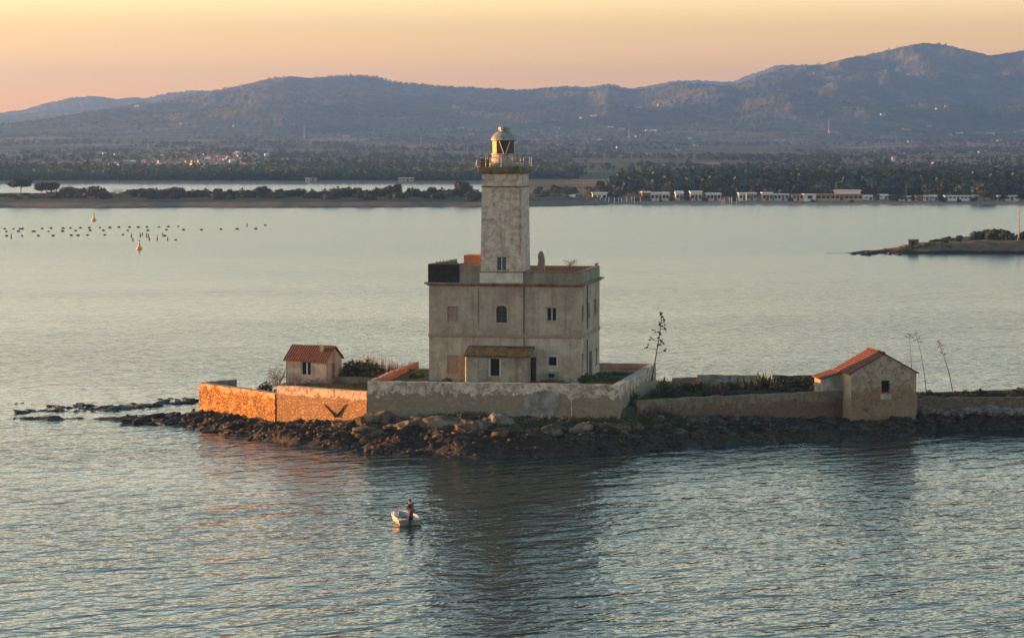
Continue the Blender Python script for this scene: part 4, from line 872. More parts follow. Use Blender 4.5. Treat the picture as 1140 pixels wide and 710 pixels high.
def make_agave(seed, n=26, L=1.2):
    r = np.random.default_rng(seed); mb = MB()
    for k in range(n):
        a = k*2.4+r.random()*.4; el = .25+1.2*(k/n)+r.random()*.15; w = .075; d = Vector((cos(a), sin(a), 0)); s_ = Vector((-d.y, d.x, 0)); l = L*(.75+.5*r.random())
        pts = [Vector((0, 0, .05)), d*cos(el)*l*.5+Vector((0, 0, sin(el)*l*.5)), d*cos(el)*l*.95+Vector((0, 0, sin(el)*l*.95-.05*l))]
        mb.add([pts[0]-s_*w, pts[0]+s_*w, pts[1]+s_*w*1.15, pts[1]-s_*w*1.15, pts[2]], [(0, 1, 2, 3), (3, 2, 4)])
    return mb.build('agave', m_agave)
ag = make_agave(3); tag(ag, 'spiky green agave rosette in the garden beside the terrace wall', 'agave', 'agaves in the garden')
for px, Y, s in ((741, 232, 1.2), (734, 229.5, 1.0), (748, 233, 1.1), (753, 229, .9), (738, 235, 1.2), (703, 224.5, .8), (708, 226, .9), (758, 236, .8)):
    p = GP(px, Y); place(ag, p, s)
for px, Y, s in ((850, 241, 1.3), (845, 243, 1.2), (856, 242, 1.2), (829, 240, 1.1), (836, 242, .9), (862, 240, 1.0), (783, 238, .7), (822, 241, .9)):
    p = GP(px, Y); place(ag, p, s, label='spiky green agave rosette at the end of the pale garden wall', group='agaves by the pale wall')
sg = make_shrub('shrub', 2.4, 1.1, 600, .13, m_lf, 16, 'low dark green shrub in the garden behind the brown stone wall', 'shrub', 'garden shrubs')
for k in range(30):
    px = R_.uniform(722, 905); p = GP(px, R_.uniform(229.5, 242)); 
    if p.y < np.interp(p.x, YWX, YWY)+1.5: continue
    place(sg, p, R_.uniform(.45, 1.0), sz=R_.uniform(.5, .9))
for px, Y, s in ((905, 240, 1.3), (897, 241, 1.2), (888, 242, 1.1), (878, 241, 1.0), (868, 243, 1.0), (910, 237, 1.0)):
    p = GP(px, Y); place(sg, p, s, label='dense dark shrub against the mossy wall near the boathouse lean-to', group='shrubs by the mossy wall')
for k in range(18):
    px = 1030+k*6.4+R_.uniform(-3, 3); p = GP(px, R_.uniform(233.5, 237)); place(sg, p, R_.uniform(.5, .9), sz=R_.uniform(.4, .75), label='low green shrub growing on the quay beyond the boathouse', group='quay shrubs')
for px, py, Y in ((748, 425, 231), (778, 420, 240), (803, 424, 236), (790, 424, 237)):
    p = GP(px, Y); twiggy('dry_shrub', 1.2, 1.6, int(px), {748: 'brown dry bush among the agaves near the terrace wall', 778: 'red tinged dry bush at the corner of the pale garden wall', 803: 'reddish dry bush in front of the pale garden wall', 790: 'greyish dry bush in front of the pale garden wall'}[px], 'shrub', p, m_rust)
def stalk(pts, r0, head, seed, label, umb=True):
    """flower stalk of an agave: curved stem, side branches with seed clusters"""
    root = empty('agave_stalk', pts[0], 0, label, 'agave stalk'); r = np.random.default_rng(seed); P = [Vector(p)-Vector(pts[0]) for p in pts]
    MB().tube(P, [r0*(1-.7*i/(len(P)-1)) for i in range(len(P))], 6).build('stem', m_bark, root)
    hgt = P[-1].z; n = int(11*umb+3)
    for k in range(n):
        f = head+(1-head)*k/(n-1); z = hgt*f; i = min(len(P)-2, next(j for j in range(len(P)-1) if P[j+1].z >= z-1e-6)); q = P[i].lerp(P[i+1], (z-P[i].z)/max(1e-6, P[i+1].z-P[i].z))
        a = k*2.2+r.random(); l = (1-.65*(f-head)/(1-head))*(.75 if umb >= 1 else .35)*(.7+.5*r.random()); e = q+Vector((cos(a)*l, sin(a)*l*.6, l*.25)); mb = MB().tube([q, (q+e)/2-Vector((0, 0, .03)), e], [.03, .02, .015], 4)
        for _ in range(5):
            c_ = e+Vector(r.normal(size=3))*.11*(1 if umb >= 1 else .45); s_ = .12*(.6+.6*r.random())*(1 if umb >= 1 else .5); mb.add([c_+Vector((s_, 0, 0)), c_-Vector((s_, 0, 0)), c_+Vector((0, s_, 0)), c_-Vector((0, s_, 0)), c_+Vector((0, 0, s_*.6)), c_-Vector((0, 0, s_*.6))], [(0, 2, 4), (2, 1, 4), (1, 3, 4), (3, 0, 4), (2, 0, 5), (1, 2, 5), (3, 1, 5), (0, 3, 5)])
        mb.build('flower_branch', m_bark, root)
def SP_(px, py, Y): return tuple(atY(px, py, Y))
stalk([SP_(725.5, 424, 232), SP_(730, 398, 232), SP_(733.5, 377, 232), SP_(737, 350, 232)], .07, .42, 1, 'tall agave flower stalk with many side clusters beside the terrace wall')
stalk([SP_(1015, 412, 240), SP_(1014, 395, 240), SP_(1012.5, 372, 240)], .035, .88, 2, 'thin bare agave stalk rising directly behind the boathouse roof', .2)
stalk([SP_(1031.5, 438, 236), SP_(1028.5, 412, 236), SP_(1024.5, 390, 236), SP_(1019.5, 371, 236)], .045, .85, 3, 'thin leaning agave stalk between the boathouse and the thicker topped stalk', .3)
stalk([SP_(1060.5, 435, 236), SP_(1057, 417, 236), SP_(1051, 397, 236), SP_(1044.5, 379, 236)], .05, .72, 4, 'leaning agave stalk with a seed head farthest from the boathouse', .6)
# weeds on the roof parapet
for px, py, h, w, yl, lb in ((635, 296, .75, 1.7, 10.8, 'dry weeds sprouting from the rear roof parapet'), (664.5, 296, .45, .5, 10.5, 'small dry weed on the far corner of the roof parapet')):
    x, z = HL(px, py, yl); w_ = HO+HX*x+HY*yl; twiggy('dry_weed', h, w, int(px), lb, 'weed', (w_.x, w_.y, zp-.04), m_bare, 14)
# ------------------------------------------------------------------ boat and its fisherman
bp = atZ(456.5, 584, 0); BSC = 1.15; boat = empty('motorboat', (bp.x, bp.y, 0), RAD(15), 'small white open motorboat with a person standing at its stern', 'boat')
m_hull = plain('white hull', (.44, .46, .48), .35, .5, var=.06); m_hin_shade = plain('boat inside and transom shade', (.20, .19, .18), .6); m_out = plain('outboard cowl', (.02, .02, .022), .35)
st = [(0, .60, .02), (.8, .66, .0), (1.8, .62, .03), (2.7, .44, .08), (3.15, .2, .15), (3.4, .02, .2)]   # y, half beam, keel lift
V = []; 
for y, b_, k_ in st: V += [(0, y, -.18+k_), (-b_*.75, y, -.08+k_*.8), (-b_, y, .18+k_*.4), (-b_*1.04, y, .42+k_*.45), (-b_*.88, y, .43+k_*.45), (-b_*.82, y, .12+k_*.5), (0, y, .06+k_*.6)]
mb = MB(); n = 7; half = [(i*n+j, (i+1)*n+j, (i+1)*n+j+1, i*n+j+1) for i in range(len(st)-1) for j in range(n-1)]
mb.add(V, half); mb.add([(-x, y, z) for x, y, z in V], [f[::-1] for f in half])
mb.build('hull', m_hull, boat, smooth=False)
MB().box(-.56, .56, -.03, .05, -.06, .34).box(-.30, .30, -.05, -.031, .05, .30).build('transom', m_hin_shade, boat)  # transom outside coloured dark grey: the shade on the stern is painted in
MB().tube([(-.6, -.02, .42), (.6, -.02, .42)], .085, 8).build('stern_tube', m_hull, boat, smooth=True)
for s_ in (-1, 1): MB().tube([(s_*y_[1]*.97, y_[0], .45+y_[2]*.45) for y_ in st], [.075, .075, .075, .07, .06, .04], 8).build('rubbing_tube', m_hull, boat, smooth=True)
for y_ in (.75, 1.9): MB().box(-.55, .55, y_-.14, y_+.14, .26, .31).build('thwart', m_hin_shade, boat, bevel=.01)
ob = MB().prism([(-.26, .42), (-.30, .66), (-.12, .74), (.0, .70), (.02, .44)], 0, -.13, .13).build('outboard_motor', m_out, boat, bevel=.03)
MB().box(-.06, .06, -.2, -.06, -.25, .42).build('outboard_leg', m_out, ob)
MB().tube([(0, 0, .56), (.05, .25, .62), (.12, .42, .66)], .02, 6).build('tiller', m_out, ob)
MB().prism([(1.25, .1), (1.55, .1), (1.5, .78), (1.38, .80)], 0, -.62, -.40).build('seat_back', plain('white seat back', (.6, .58, .54), .5), boat, bevel=.02)
boat.scale = (1.2, 1.05, .86); cr = MB().box(-.25, .2, 1.0, 1.35, .1, .38).box(-.23, .18, 1.02, 1.33, .381, .40, 1).build('crate', [plain('blue crate', (.05, .08, .16), .6), plain('red lid', (.25, .05, .05), .6)], loc=None); cr.parent = None
cr.matrix_world = Matrix.Translation((bp.x, bp.y, 0)) @ Matrix.Rotation(RAD(15), 4, 'Z'); tag(cr, 'dark blue crate standing on the floor of the small motorboat', 'crate')
def skin(name, verts, edges, radii, mat, parent, root=0, sub=2):
    me = bpy.data.meshes.new(name); me.from_pydata(verts, edges, []); o = bpy.data.objects.new(name, me); COL.objects.link(o); o.parent = parent; me.materials.append(mat)
    sk = o.modifiers.new('skin', 'SKIN'); me.skin_vertices or None
    for i, r_ in enumerate(radii): me.skin_vertices[0].data[i].radius = (r_, r_)
    me.skin_vertices[0].data[root].use_root = True
    sk.use_smooth_shade = True; ss_ = o.modifiers.new('sub', 'SUBSURF'); ss_.levels = ss_.render_levels = sub; return o
pr = empty('person', (bp.x, bp.y, 0), RAD(8.5), 'person in blue jacket and reddish trousers standing in the small motorboat', 'person')
pr.location = Matrix.Translation((bp.x, bp.y, 0)) @ (Matrix.Rotation(RAD(15), 4, 'Z') @ Vector((.18, .42, .14)))
pr.rotation_euler.z = RAD(60); pr.scale = (1.12, 1.12, .86)
m_skin = plain('skin', (.36, .21, .14), .6, var=.08)
# joints: standing, slightly bent, arms held forward
J = [(0, 0, .86), (0, .02, 1.08), (0, .06, 1.32), (0, .09, 1.42), (0, .12, 1.56), (-.09, 0, .84), (-.10, .06, .46), (-.10, -.02, .07), (-.10, .12, .03), (.09, 0, .84), (.10, .06, .46), (.10, -.02, .07), (.10, .12, .03), (-.18, .05, 1.31), (-.24, .10, 1.06), (-.16, .30, .98), (-.14, .37, .98), (.18, .05, 1.31), (.24, .10, 1.06), (.17, .30, .98), (.15, .37, .98)]
E = [(0, 1), (1, 2), (2, 3), (3, 4), (0, 5), (5, 6), (6, 7), (7, 8), (0, 9), (9, 10), (10, 11), (11, 12), (2, 13), (13, 14), (14, 15), (15, 16), (2, 17), (17, 18), (18, 19), (19, 20)]
Rr = [.13, .125, .13, .055, .10, .095, .065, .042, .035, .095, .065, .042, .035, .06, .045, .032, .04, .06, .045, .032, .04]
skin('body', J, E, Rr, m_skin, pr)
def sub_(ids): m_ = {v: i for i, v in enumerate(ids)}; return [J[i] for i in ids], [(m_[a], m_[b]) for a, b in E if a in m_ and b in m_], [Rr[i]+.022 for i in ids]
skin('jacket', *sub_([0, 1, 2, 13, 14, 15, 17, 18, 19]), plain('blue jacket', (.025, .04, .15), .8), pr)
skin('trousers', *sub_([0, 5, 6, 7, 9, 10, 11]), plain('red trousers', (.16, .045, .06), .8), pr)
hm = MB().lathe([(.02, 1.69), (.085, 1.665), (.115, 1.61), (.118, 1.56)], 12, (0, .10)).build('hair', m_bark, pr, smooth=True)
for s_ in (-1, 1):
    mb = MB()
    for k in range(4): mb.tube([(s_*(.145+.012*(k-1.5)), .37, .985), (s_*(.14+.012*(k-1.5)), .43, .98+.004*k), (s_*(.135+.01*(k-1.5)), .445, .955)], [.009, .008, .006], 5)
    mb.tube([(s_*.12, .36, .985), (s_*.095, .40, 1.0)], [.01, .007], 5); mb.build('fingers', m_skin, pr)
MB().add([(-.012, .205, 1.575), (.012, .205, 1.575), (0, .25, 1.545), (-.016, .215, 1.535), (.016, .215, 1.535), (0, .2, 1.53)], [(0, 2, 1), (0, 3, 2), (1, 2, 4), (3, 5, 2), (5, 4, 2)]).build('nose', m_skin, pr)
# ------------------------------------------------------------------ buoys and mussel floats
m_yel = plain('yellow buoy', (.62, .34, .03), .5); m_fl = plain('black float', (.012, .012, .013), .5)
for px, py, k, lb in ((104.5, 245.5, 1.25, 'yellow buoy farther out, beyond the lines of black floats'), (155, 277.5, 1.15, 'yellow buoy nearer the lighthouse island, before the black floats')):
    p = atZ(px, py, 0); r_ = empty('buoy', p, 0, lb, 'buoy'); MB().lathe([(.1, -.3), (.55, -.2), (.62, .2), (.45, .42), (.1, .5)], 14).build('float', m_yel, r_, smooth=True); MB().lathe([(.30, .45), (.12, 1.35), (.1, 1.5)], 10).build('cone', m_yel, r_)
    MB().tube([(0, 0, 1.5), (0, 0, 1.75)], .12, 8).build('lamp', m_fl, r_); r_.scale = (k,)*3
fl = MB().lathe([(.03, -.38), (.24, -.30), (.30, 0), (.24, .30), (.03, .38)], 10).build('float', m_fl, smooth=True); tag(fl, 'black barrel float of the mussel lines on the open water', 'float', 'black floats on the mussel lines')
FLP = [(20, 283), (27, 295), (28, 313), (57, 283), (78, 294), (95, 283), (93, 313), (140, 294), (162, 312), (178, 282), (205, 294), (215, 281), (225, 312), (267, 281), (265, 293), (298, 280), (302, 311), (320, 291), (340, 279), (370, 310), (378, 279), (381, 290), (423, 278), (437, 290), (443, 309), (503, 276), (520, 308), (540, 290), (548, 276), (585, 276), (622, 275), (625, 290), (672, 275), (704, 287), (712, 274), (754, 273), (776, 287), (852, 287), (935, 285), (1003, 284), (1082, 283), (1122, 268), (84, 283), (145, 294), (697, 312), (743, 330), (330, 311), (465, 278)]
first = True
for a, b in FLP:
    p = atZ(a/3.8, 180+b/3.8+.6, 0); o = fl if first else fl.copy()
    if not first: COL.objects.link(o)
    first = False; o.location = (p.x, p.y, .1); o.rotation_euler = (0, pi/2, R_.random()*.8); s_ = R_.uniform(.65, 1.05); o.scale = (s_*.9, s_*.9, s_*1.25)
sp = MB().lathe([(.05, -.4), (.16, -.3), (.2, .5), (.12, 1.3), (.08, 1.6)], 8).build('marker', m_fl, smooth=True); tag(sp, 'dark upright marker standing in the water among the black floats', 'marker', 'upright markers among the floats')
first = True
for a, b in ((47, 318), (555, 314), (562, 330), (593, 313), (602, 307), (620, 313), (628, 315), (632, 328), (665, 325), (709, 328), (688, 309), (1045, 270)):
    p = atZ(a/3.8, 180+b/3.8+.8, 0); o = sp if first else sp.copy()
    if not first: COL.objects.link(o)
    first = False; o.location = (p.x, p.y, 0); o.scale = (.9, .9, R_.uniform(.4, .7))
# ------------------------------------------------------------------ spit on the left, headland on the right
t = NT('spit ground'); c = t.coord(True); z = t.xyz(c)[2]; n1 = t.noise(c, .25, 6, .7)
bank = t.ramp(n1, [(.3, (.08, .062, .048)), (.5, (.135, .105, .08)), (.7, (.19, .155, .12))])
zz = t.math('MULTIPLY_ADD', t.math('SUBTRACT', n1, .5), 1.6, z)
col = t.mix(t.step(zz, 1.3, 1.9), bank, (.04, .05, .022)); col = t.mix(t.step(zz, .05, .3), (.03, .026, .02), col)
spit_mat = t.fin(col, .95, t.bump(n1, .4), .15)
def strip(name, x0, x1, dx, Y0, Y1, dy, fn, mat):
    X, Y = np.meshgrid(np.arange(x0, x1, dx), np.arange(Y0, Y1, dy)); Z = fn(X, Y); nr, nc = Z.shape; idx = np.arange(nr*nc).reshape(nr, nc)
    q = np.stack([idx[:-1, :-1], idx[:-1, 1:], idx[1:, 1:], idx[1:, :-1]], -1).reshape(-1, 4)
    return tag(raw(name, np.stack([X, Y, Z], -1).reshape(-1, 3), q, mat, smooth=True), kind='structure')
def spit_z(X, Y):
    f = 918+(fbm(X/22, X*0, 4)-.5)*14+np.interp(X, [-200, 0, 20, 40], [0, 14, 28, 62]); b = 1080+(fbm(X/40, X*0+4, 3)-.5)*30
    k = np.minimum((Y-f)/26, (b-Y)/30); return np.where(k < 0, np.maximum(-1.4, k*3), 2.3*np.clip(k, 0, 1)**.7+(fbm(X/9, Y/9, 4)-.5)*.9*np.clip(k*3, 0, 1))
strip('spit', -290, 40, 1.5, 900, 1100, 2.0, spit_z, spit_mat)
def head_z(X, Y):
    c_ = 568+(fbm(X/9, X*0, 4)-.5)*5; w = np.interp(X, [70, 73, 82, 92, 105, 140], [0, 2.5, 7, 16, 26, 34]); k = 1-np.abs((Y-c_-w*.5)/np.maximum(w, .5))*1.0
    h = np.interp(X, [70, 74, 80, 86, 92, 100, 140], [.5, .7, .8, 1.6, 1.9, 2.3, 2.8]); k2 = np.minimum((Y-c_+1)/5, (c_+w*1.6-Y)/6)
    return np.where(k2 < 0, np.maximum(-1.4, k2*2.0), h*np.clip(k2, 0, 1)**.8+(fbm(X/3, Y/3, 4)-.45)*.7*np.clip(k2*3, 0, 1))
t = NT('headland ground'); c = t.coord(True); z = t.xyz(c)[2]; n1 = t.noise(c, .35, 6, .7)
col = t.ramp(n1, [(.3, (.05, .045, .02)), (.5, (.11, .085, .045)), (.7, (.17, .125, .075))]); zz = t.math('MULTIPLY_ADD', t.math('SUBTRACT', n1, .5), .9, z)
col = t.mix(t.step(zz, .35, .8), (.018, .015, .011), col)
strip('headland', 66, 135, .8, 556, 640, .8, head_z, t.fin(col, .95, t.bump(n1, .3), .15))
def zat(fn, x, y): return float(fn(np.array([x]), np.array([y]))[0])
# stone hut, pole and scrub on the headland
hy = 571.0; hx = px_at(1017, hy, 2).x; z0 = zat(head_z, hx, hy)-.4; zt = atY(1017, 266.8, hy).z
m_hutst = masonry('dark stone hut', [(.10, .075, .055), (.15, .11, .08), (.19, .145, .105)], (.11, .09, .07), 2.2, .06)
sh = empty('stone_hut', (hx, hy, z0), RAD(-6), 'small square dark stone hut on the low scrubby headland', 'hut')
MB().box(-1.05, 1.05, 0, 2.1, 0, zt-z0-.2).build('wall', m_hutst, sh); MB().box(-1.2, 1.2, -.15, 2.25, zt-z0-.198, zt-z0).build('roof', m_grayw, sh)
MB().box(-.4, .35, -.04, .05, .3, 1.7).build('doorway', m_dark, sh)
py_ = 574.0; pp = px_at(1134, py_, 2); zt = atY(1134, 232, py_).z; z0 = zat(head_z, pp.x, py_)-.3
po = empty('pole', (pp.x, py_, z0), 0, 'tall thin pale pole standing on the scrubby headland', 'pole'); MB().tube([(0, 0, 0), (0, 0, zt-z0)], [.17, .10], 6).build('mast', plain('pale pole', (.33, .29, .24), .7), po); MB().box(-.25, .25, -.25, .25, .1, .9).build('base', m_grayw, po)
hs = make_shrub('shrub', 4.0, 2.4, 600, .26, m_lf, 31, 'dark green scrub bush on the low headland', 'shrub', 'scrub on the headland')
for k in range(34):
    px = R_.uniform(1035, 1150); Y = R_.uniform(574, 590); p = px_at(px, Y, 2.2); h_ = np.interp(px, [1035, 1060, 1085, 1110, 1118, 1135], [.25, .4, .75, 1.15, 1.0, .7]); place(hs, (p.x, Y, zat(head_z, p.x, Y)-.1), R_.uniform(.8, 1.1)*max(.5, h_), sz=h_*R_.uniform(.8, 1.05))
hg = make_shrub('shrub', 2.4, .8, 300, .2, m_dry, 32, 'low dry tussock near the dark stone hut on the headland', 'shrub', 'dry tussocks on the headland')
for k in range(12): px = R_.uniform(976, 1060); Y = 570+R_.uniform(0, 3); p = px_at(px, Y, 1.5); place(hg, (p.x, Y, zat(head_z, p.x, Y)-.05), R_.uniform(.5, .9))
for k, px in enumerate((951, 955, 960, 966, 972, 990, 1000)): p = atZ(px, 283.2+R_.uniform(-1, .6), 0); rock(p.x, p.y, .1, R_.uniform(.35, .8), m_rockd, 'dark rock at the low tip of the headland', 'rocks at the headland tip', 1.8, 'rock')
# scrub and trees on the spit
spb = [make_shrub('shrub', w, h, 520, .42, m, sd_, 'dark green shrub in the row along the low spit', 'shrub', 'shrubs along the spit') for w, h, m, sd_ in ((7.5, 3.2, m_lf, 41), (6, 3.0, m_pine, 42), (9, 3.0, m_lf, 43), (5, 3.2, m_far, 44))]
def spot(px, Y, lift=-.15): p = px_at(px, Y, 3); return Vector((p.x, Y, zat(spit_z, p.x, Y)+lift))
for k in range(125):
    px = -8+k*4.42+R_.uniform(-2, 2); Y = R_.uniform(950, 1035)
    if px > 545: continue
    if px < 66 or 118 < px < 146: place(R_.choice(spb), spot(px, Y), R_.uniform(.5, .8), sz=R_.uniform(.3, .5)); continue
    s = R_.uniform(.55, .9) if 195 < px < 222 else R_.uniform(.7, 1.15); place(R_.choice(spb), spot(px, Y), s, sz=s*R_.uniform(.75, 1.1))
for px, h, w, Y, m in ((75, 3.6, 8, 985, 0), (108, 4.0, 11, 990, 2), (164, 3.6, 8.5, 985, 0), (189, 3.2, 9, 985, 2), (212, 2.6, 8, 985, 0), (230, 2.9, 7, 990, 3), (244, 3.4, 6, 985, 1), (257, 3.0, 6, 985, 1), (268, 3.2, 6, 985, 3), (280, 3.2, 7, 985, 0), (294, 4.1, 9, 990, 1), (311, 3.3, 8, 985, 0), (331, 2.9, 7, 990, 1), (349, 2.9, 6, 985, 3), (375, 3.3, 4, 985, 1), (386.5, 4.0, 6, 990, 1), (399, 4.0, 6, 990, 1), (411, 3.2, 6, 985, 0), (424, 2.9, 6, 985, 0), (458, 3.8, 4.5, 985, 1), (470, 2.8, 6, 985, 0), (482, 4.0, 5.5, 985, 1), (494, 3.2, 6, 990, 3), (503, 3.0, 5, 990, 0), (528, 3.0, 6, 985, 1)):
    b_ = spb[m]; o = place(b_, spot(px, Y), w/(7.5, 6, 9, 5)[m], sz=h*1.12/(3.2, 3.0, 3.0, 3.2)[m], label='taller rounded shrub rising above the row along the spit', group='taller shrubs on the spit')
um = make_tree('umbrella_pine', 9.8, 6.4, 3.2, 4200, .34, m_pine, 51, 'umbrella pine with a single trunk, outermost on the spit', 'tree', None, flat=.62, lum=30); place(um, spot(23.3, 990), 1)
um2 = make_tree('umbrella_pine', 10.6, 5.5, 2.4, 4200, .34, m_pine, 52, 'umbrella pine on several thin trunks, flat crown close to the shrubs', 'tree', None, flat=.62, multi=4, lum=30); place(um2, spot(54, 985), 1, rz=0)
tr1 = make_tree('tree', 6.6, 5.4, 1.0, 1500, .4, m_lf, 53, 'round dark tree on the spit next to the lighthouse tower, widest there', 'tree', None); place(tr1, spot(517, 985), 1.05, sz=1.1)
tr2 = make_tree('tree', 5.6, 4.9, .9, 1300, .4, m_lf, 54, 'round dark tree on the spit in front of the pale shed', 'tree', None); place(tr2, spot(438, 985), 1.0, sz=1.0)
p = spot(131, 985); tw_ = twiggy('bare_tree', 4.6, 6.5, 61, 'leafless grey tree on the spit beside the umbrella pines', 'tree', p, m_bare, 70)
p = spot(231, 992); twiggy('bare_tree', 3.3, 4.5, 62, 'small leafless tree amid the spit shrubs, lower than the other bare tree', 'tree', p, m_bare, 50)
p = spot(458.5, 975); pl_ = MB().tube([(0, 0, 0), (0, 0, 5.2)], .09, 5).build('pole', m_bark, loc=p); tag(pl_, 'thin dark pole rising from the shrubs on the spit', 'pole')
dr = leaf_cloud(10, [(0, 0, 0, 1)], .1, 1)
FRONT = []
# ------------------------------------------------------------------ far shore buildings
m_wh = plain('white wall', (.74, .72, .68), .8, var=.12); m_cr = plain('cream wall', (.66, .54, .38), .8, var=.12); m_or = plain('orange wall', (.48, .25, .13), .8, var=.15); m_pk = plain('pinkish wall', (.50, .33, .26), .8, var=.15)
m_br = plain('brown timber', (.15, .09, .06), .8); m_rf = plain('terracotta roof', (.30, .13, .08), .85); m_rfw = plain('pale roof', (.62, .62, .61), .7); m_bl = plain('bluish panel', (.42, .49, .53), .6); m_wood = plain('driftwood', (.20, .15, .11), .9)
def bungalow(px0, px1, py_top, Y, wall_m, roof_m, label, nwin=3, gable=False, depth=6, door=True, name='beach_bungalow', cat='house', rz=0, porch=False):
    a = px_at(px0, Y, 2); b = px_at(px1, Y, 2); w = b.x-a.x; cx = (a.x+b.x)/2; pxc = (px0+px1)/2; z0 = float(terrain(np.array([pxc]), np.array([Y]))[0]); h = max(1.8, atY(pxc, py_top, Y).z-z0)
    r_ = empty(name, (cx, Y, z0-.3), rz, label, cat); h += .3; hw = h*(.72 if gable else .88)
    MB().box(-w/2, w/2, 0, depth, 0, hw).build('wall', wall_m, r_)
    if gable: MB().prism([(-.3, hw), (-.3, hw+.15), (depth/2, h), (depth+.3, hw+.15), (depth+.3, hw)], 0, -w/2-.3, w/2+.3).build('roof', roof_m, r_)
    else: MB().box(-w/2-.3, w/2+.3, -.6, depth+.3, hw+.003, h).build('roof', roof_m, r_)
    n = nwin+(1 if door else 0)
    for k in range(n):
        u = -w/2+w*(k+.5)/n
        if door and k == n//2: MB().box(u-.45, u+.45, -.05, .05, .3, min(hw-.2, 2.3)).build('door', m_br, r_)
        else:
            ww = min(.9, w/n*.33); wo = MB().box(u-ww, u+ww, -.04, .05, 1.1, min(hw-.25, 2.2)).build('window', m_glass, r_); MB().box(u-ww-.1, u+ww+.1, -.08, -.041, .98, 1.09).build('sill', wall_m, wo)
    if porch:
        m2 = MB()
        for k in range(5): u = -w/2+w*k/4; MB().box(u-.09, u+.09, -2.4, -2.2, .2, hw*.85).build('porch_post', m_br, r_)
        MB().box(-w/2-.2, w/2+.2, -2.6, -.604, hw*.85+.003, hw*.85+.16).build('porch_roof', roof_m, r_)
    return r_
BY0 = 985.
bungalow(659.6, 675.4, 214.4, BY0, m_wh, m_rfw, 'small white flat roofed hut with two windows, first hut beyond the tower', 2)
bungalow(715, 724, 213.4, BY0, m_br, m_rfw, 'open brown framed beach hut touching the long white bungalow', 1, door=False)
bungalow(725, 745, 214.2, BY0, m_wh, m_rfw, 'long white beach bungalow beside the brown framed hut', 4, porch=True)
bungalow(752.6, 760.5, 212.6, BY0+6, m_bl, m_rfw, 'narrow bluish gabled hut between two white bungalows', 1, True)
bungalow(769, 781.5, 213, BY0, m_wh, m_rfw, 'white flat roofed bungalow next to the narrow bluish hut', 2, porch=True)
bungalow(787, 802.5, 215, BY0, m_wh, m_rfw, 'low white bungalow with porch, second from the bluish hut', 3, porch=True)
bungalow(823, 830.5, 214.8, BY0, m_wh, m_rfw, 'narrow white cabin after the tree gap in the beach row', 1)
bungalow(832, 842, 214.6, BY0+2, m_bl, m_rfw, 'pale bluish cabin in the beach row beside a narrow white one', 2)
bungalow(849, 860, 214.4, BY0, m_cr, m_rfw, 'cream cabin in the middle of the beach row', 2, porch=True)
bungalow(861.5, 878, 216, BY0, m_bl, m_rfw, 'low bluish grey bungalow beside the cream cabin', 3)
bungalow(883, 894, 216.4, BY0, m_cr, m_rf, 'cream hut with reddish roof beside the large beach restaurant', 2)
bungalow(895.5, 908, 216.2, BY0-3, m_wh, m_rfw, 'bright white blank walled annex adjoining the beach restaurant', 1, door=False)
bungalow(909, 960.5, 216.2, BY0, m_cr, m_rf, 'large cream beach restaurant with a long red roof, biggest building on the beach', 9, name='beach_restaurant', cat='restaurant', porch=True, depth=8)
bungalow(931, 958, 211.6, BY0+14, m_wh, m_rfw, 'white flat roofed upper block behind the beach restaurant', 5, door=False)
bungalow(962, 972, 217.2, BY0+8, m_wh, m_rfw, 'white shed right after the beach restaurant', 1, True)
bungalow(978, 989, 216.2, BY0+20, m_wh, m_rfw, 'white gable roofed hut half hidden among the shore trees', 1, True)
bungalow(1003, 1014.5, 220.6, BY0-4, m_wh, m_rfw, 'low white shed standing directly at the back of the beach', 2)
bungalow(1021, 1026.5, 218.4, BY0, m_or, m_rf, 'tiny orange hut among white huts at the beach', 0)
bungalow(1027.5, 1034, 219.5, BY0, m_wh, m_rfw, 'tiny white hut between an orange hut and a taller bluish one', 1)
bungalow(1036.6, 1044.5, 217.2, BY0+2, m_bl, m_rfw, 'taller pale bluish hut near the orange hut', 1, True)
bungalow(1052, 1081.6, 219.2, BY0, m_wh, m_rfw, 'very long low white building near the end of the beach', 6)
bungalow(1085, 1090, 219, BY0+3, m_wh, m_rfw, 'tiny white cabin beside the big round shore tree', 0)
bungalow(1119.5, 1134, 219.6, BY0, m_wh, m_rfw, 'low white building beyond the big round shore tree', 2)
bungalow(1111, 1115, 219.5, BY0, m_bl, m_rfw, 'tiny bluish cabin between the big tree and a white building', 0)
r_ = empty('caravan', (px_at(636, BY0, 2).x, BY0, .9), 0, 'white wedge shaped caravan parked on the shore near the tower', 'caravan'); MB().prism([(-1.7, .5), (-2.2, 1.9), (1.5, 2.3), (1.6, .5)], 1, 0, 2).build('body', m_wh, r_)
for u in (-.8, .6): MB().lathe([(.3, 0), (.32, .1), (.3, .2)], 10).build('wheel', m_dark, r_, loc=(u, -.05, .3)).rotation_euler = (pi/2, 0, 0)
bungalow(443.6, 460.2, 199.4, 1398., m_pk, m_rfw, 'large pinkish open sided shed on the far low shore', 3, name='shed', cat='shed', depth=8)
bungalow(340, 344, 200, 1398., m_wh, m_rfw, 'small white shed on the far low shore', 0, name='shed', cat='shed')
bungalow(345, 352, 201.6, 1402., m_pk, m_rf, 'low pinkish shed next to the small white one on the far shore', 0, name='shed', cat='shed')
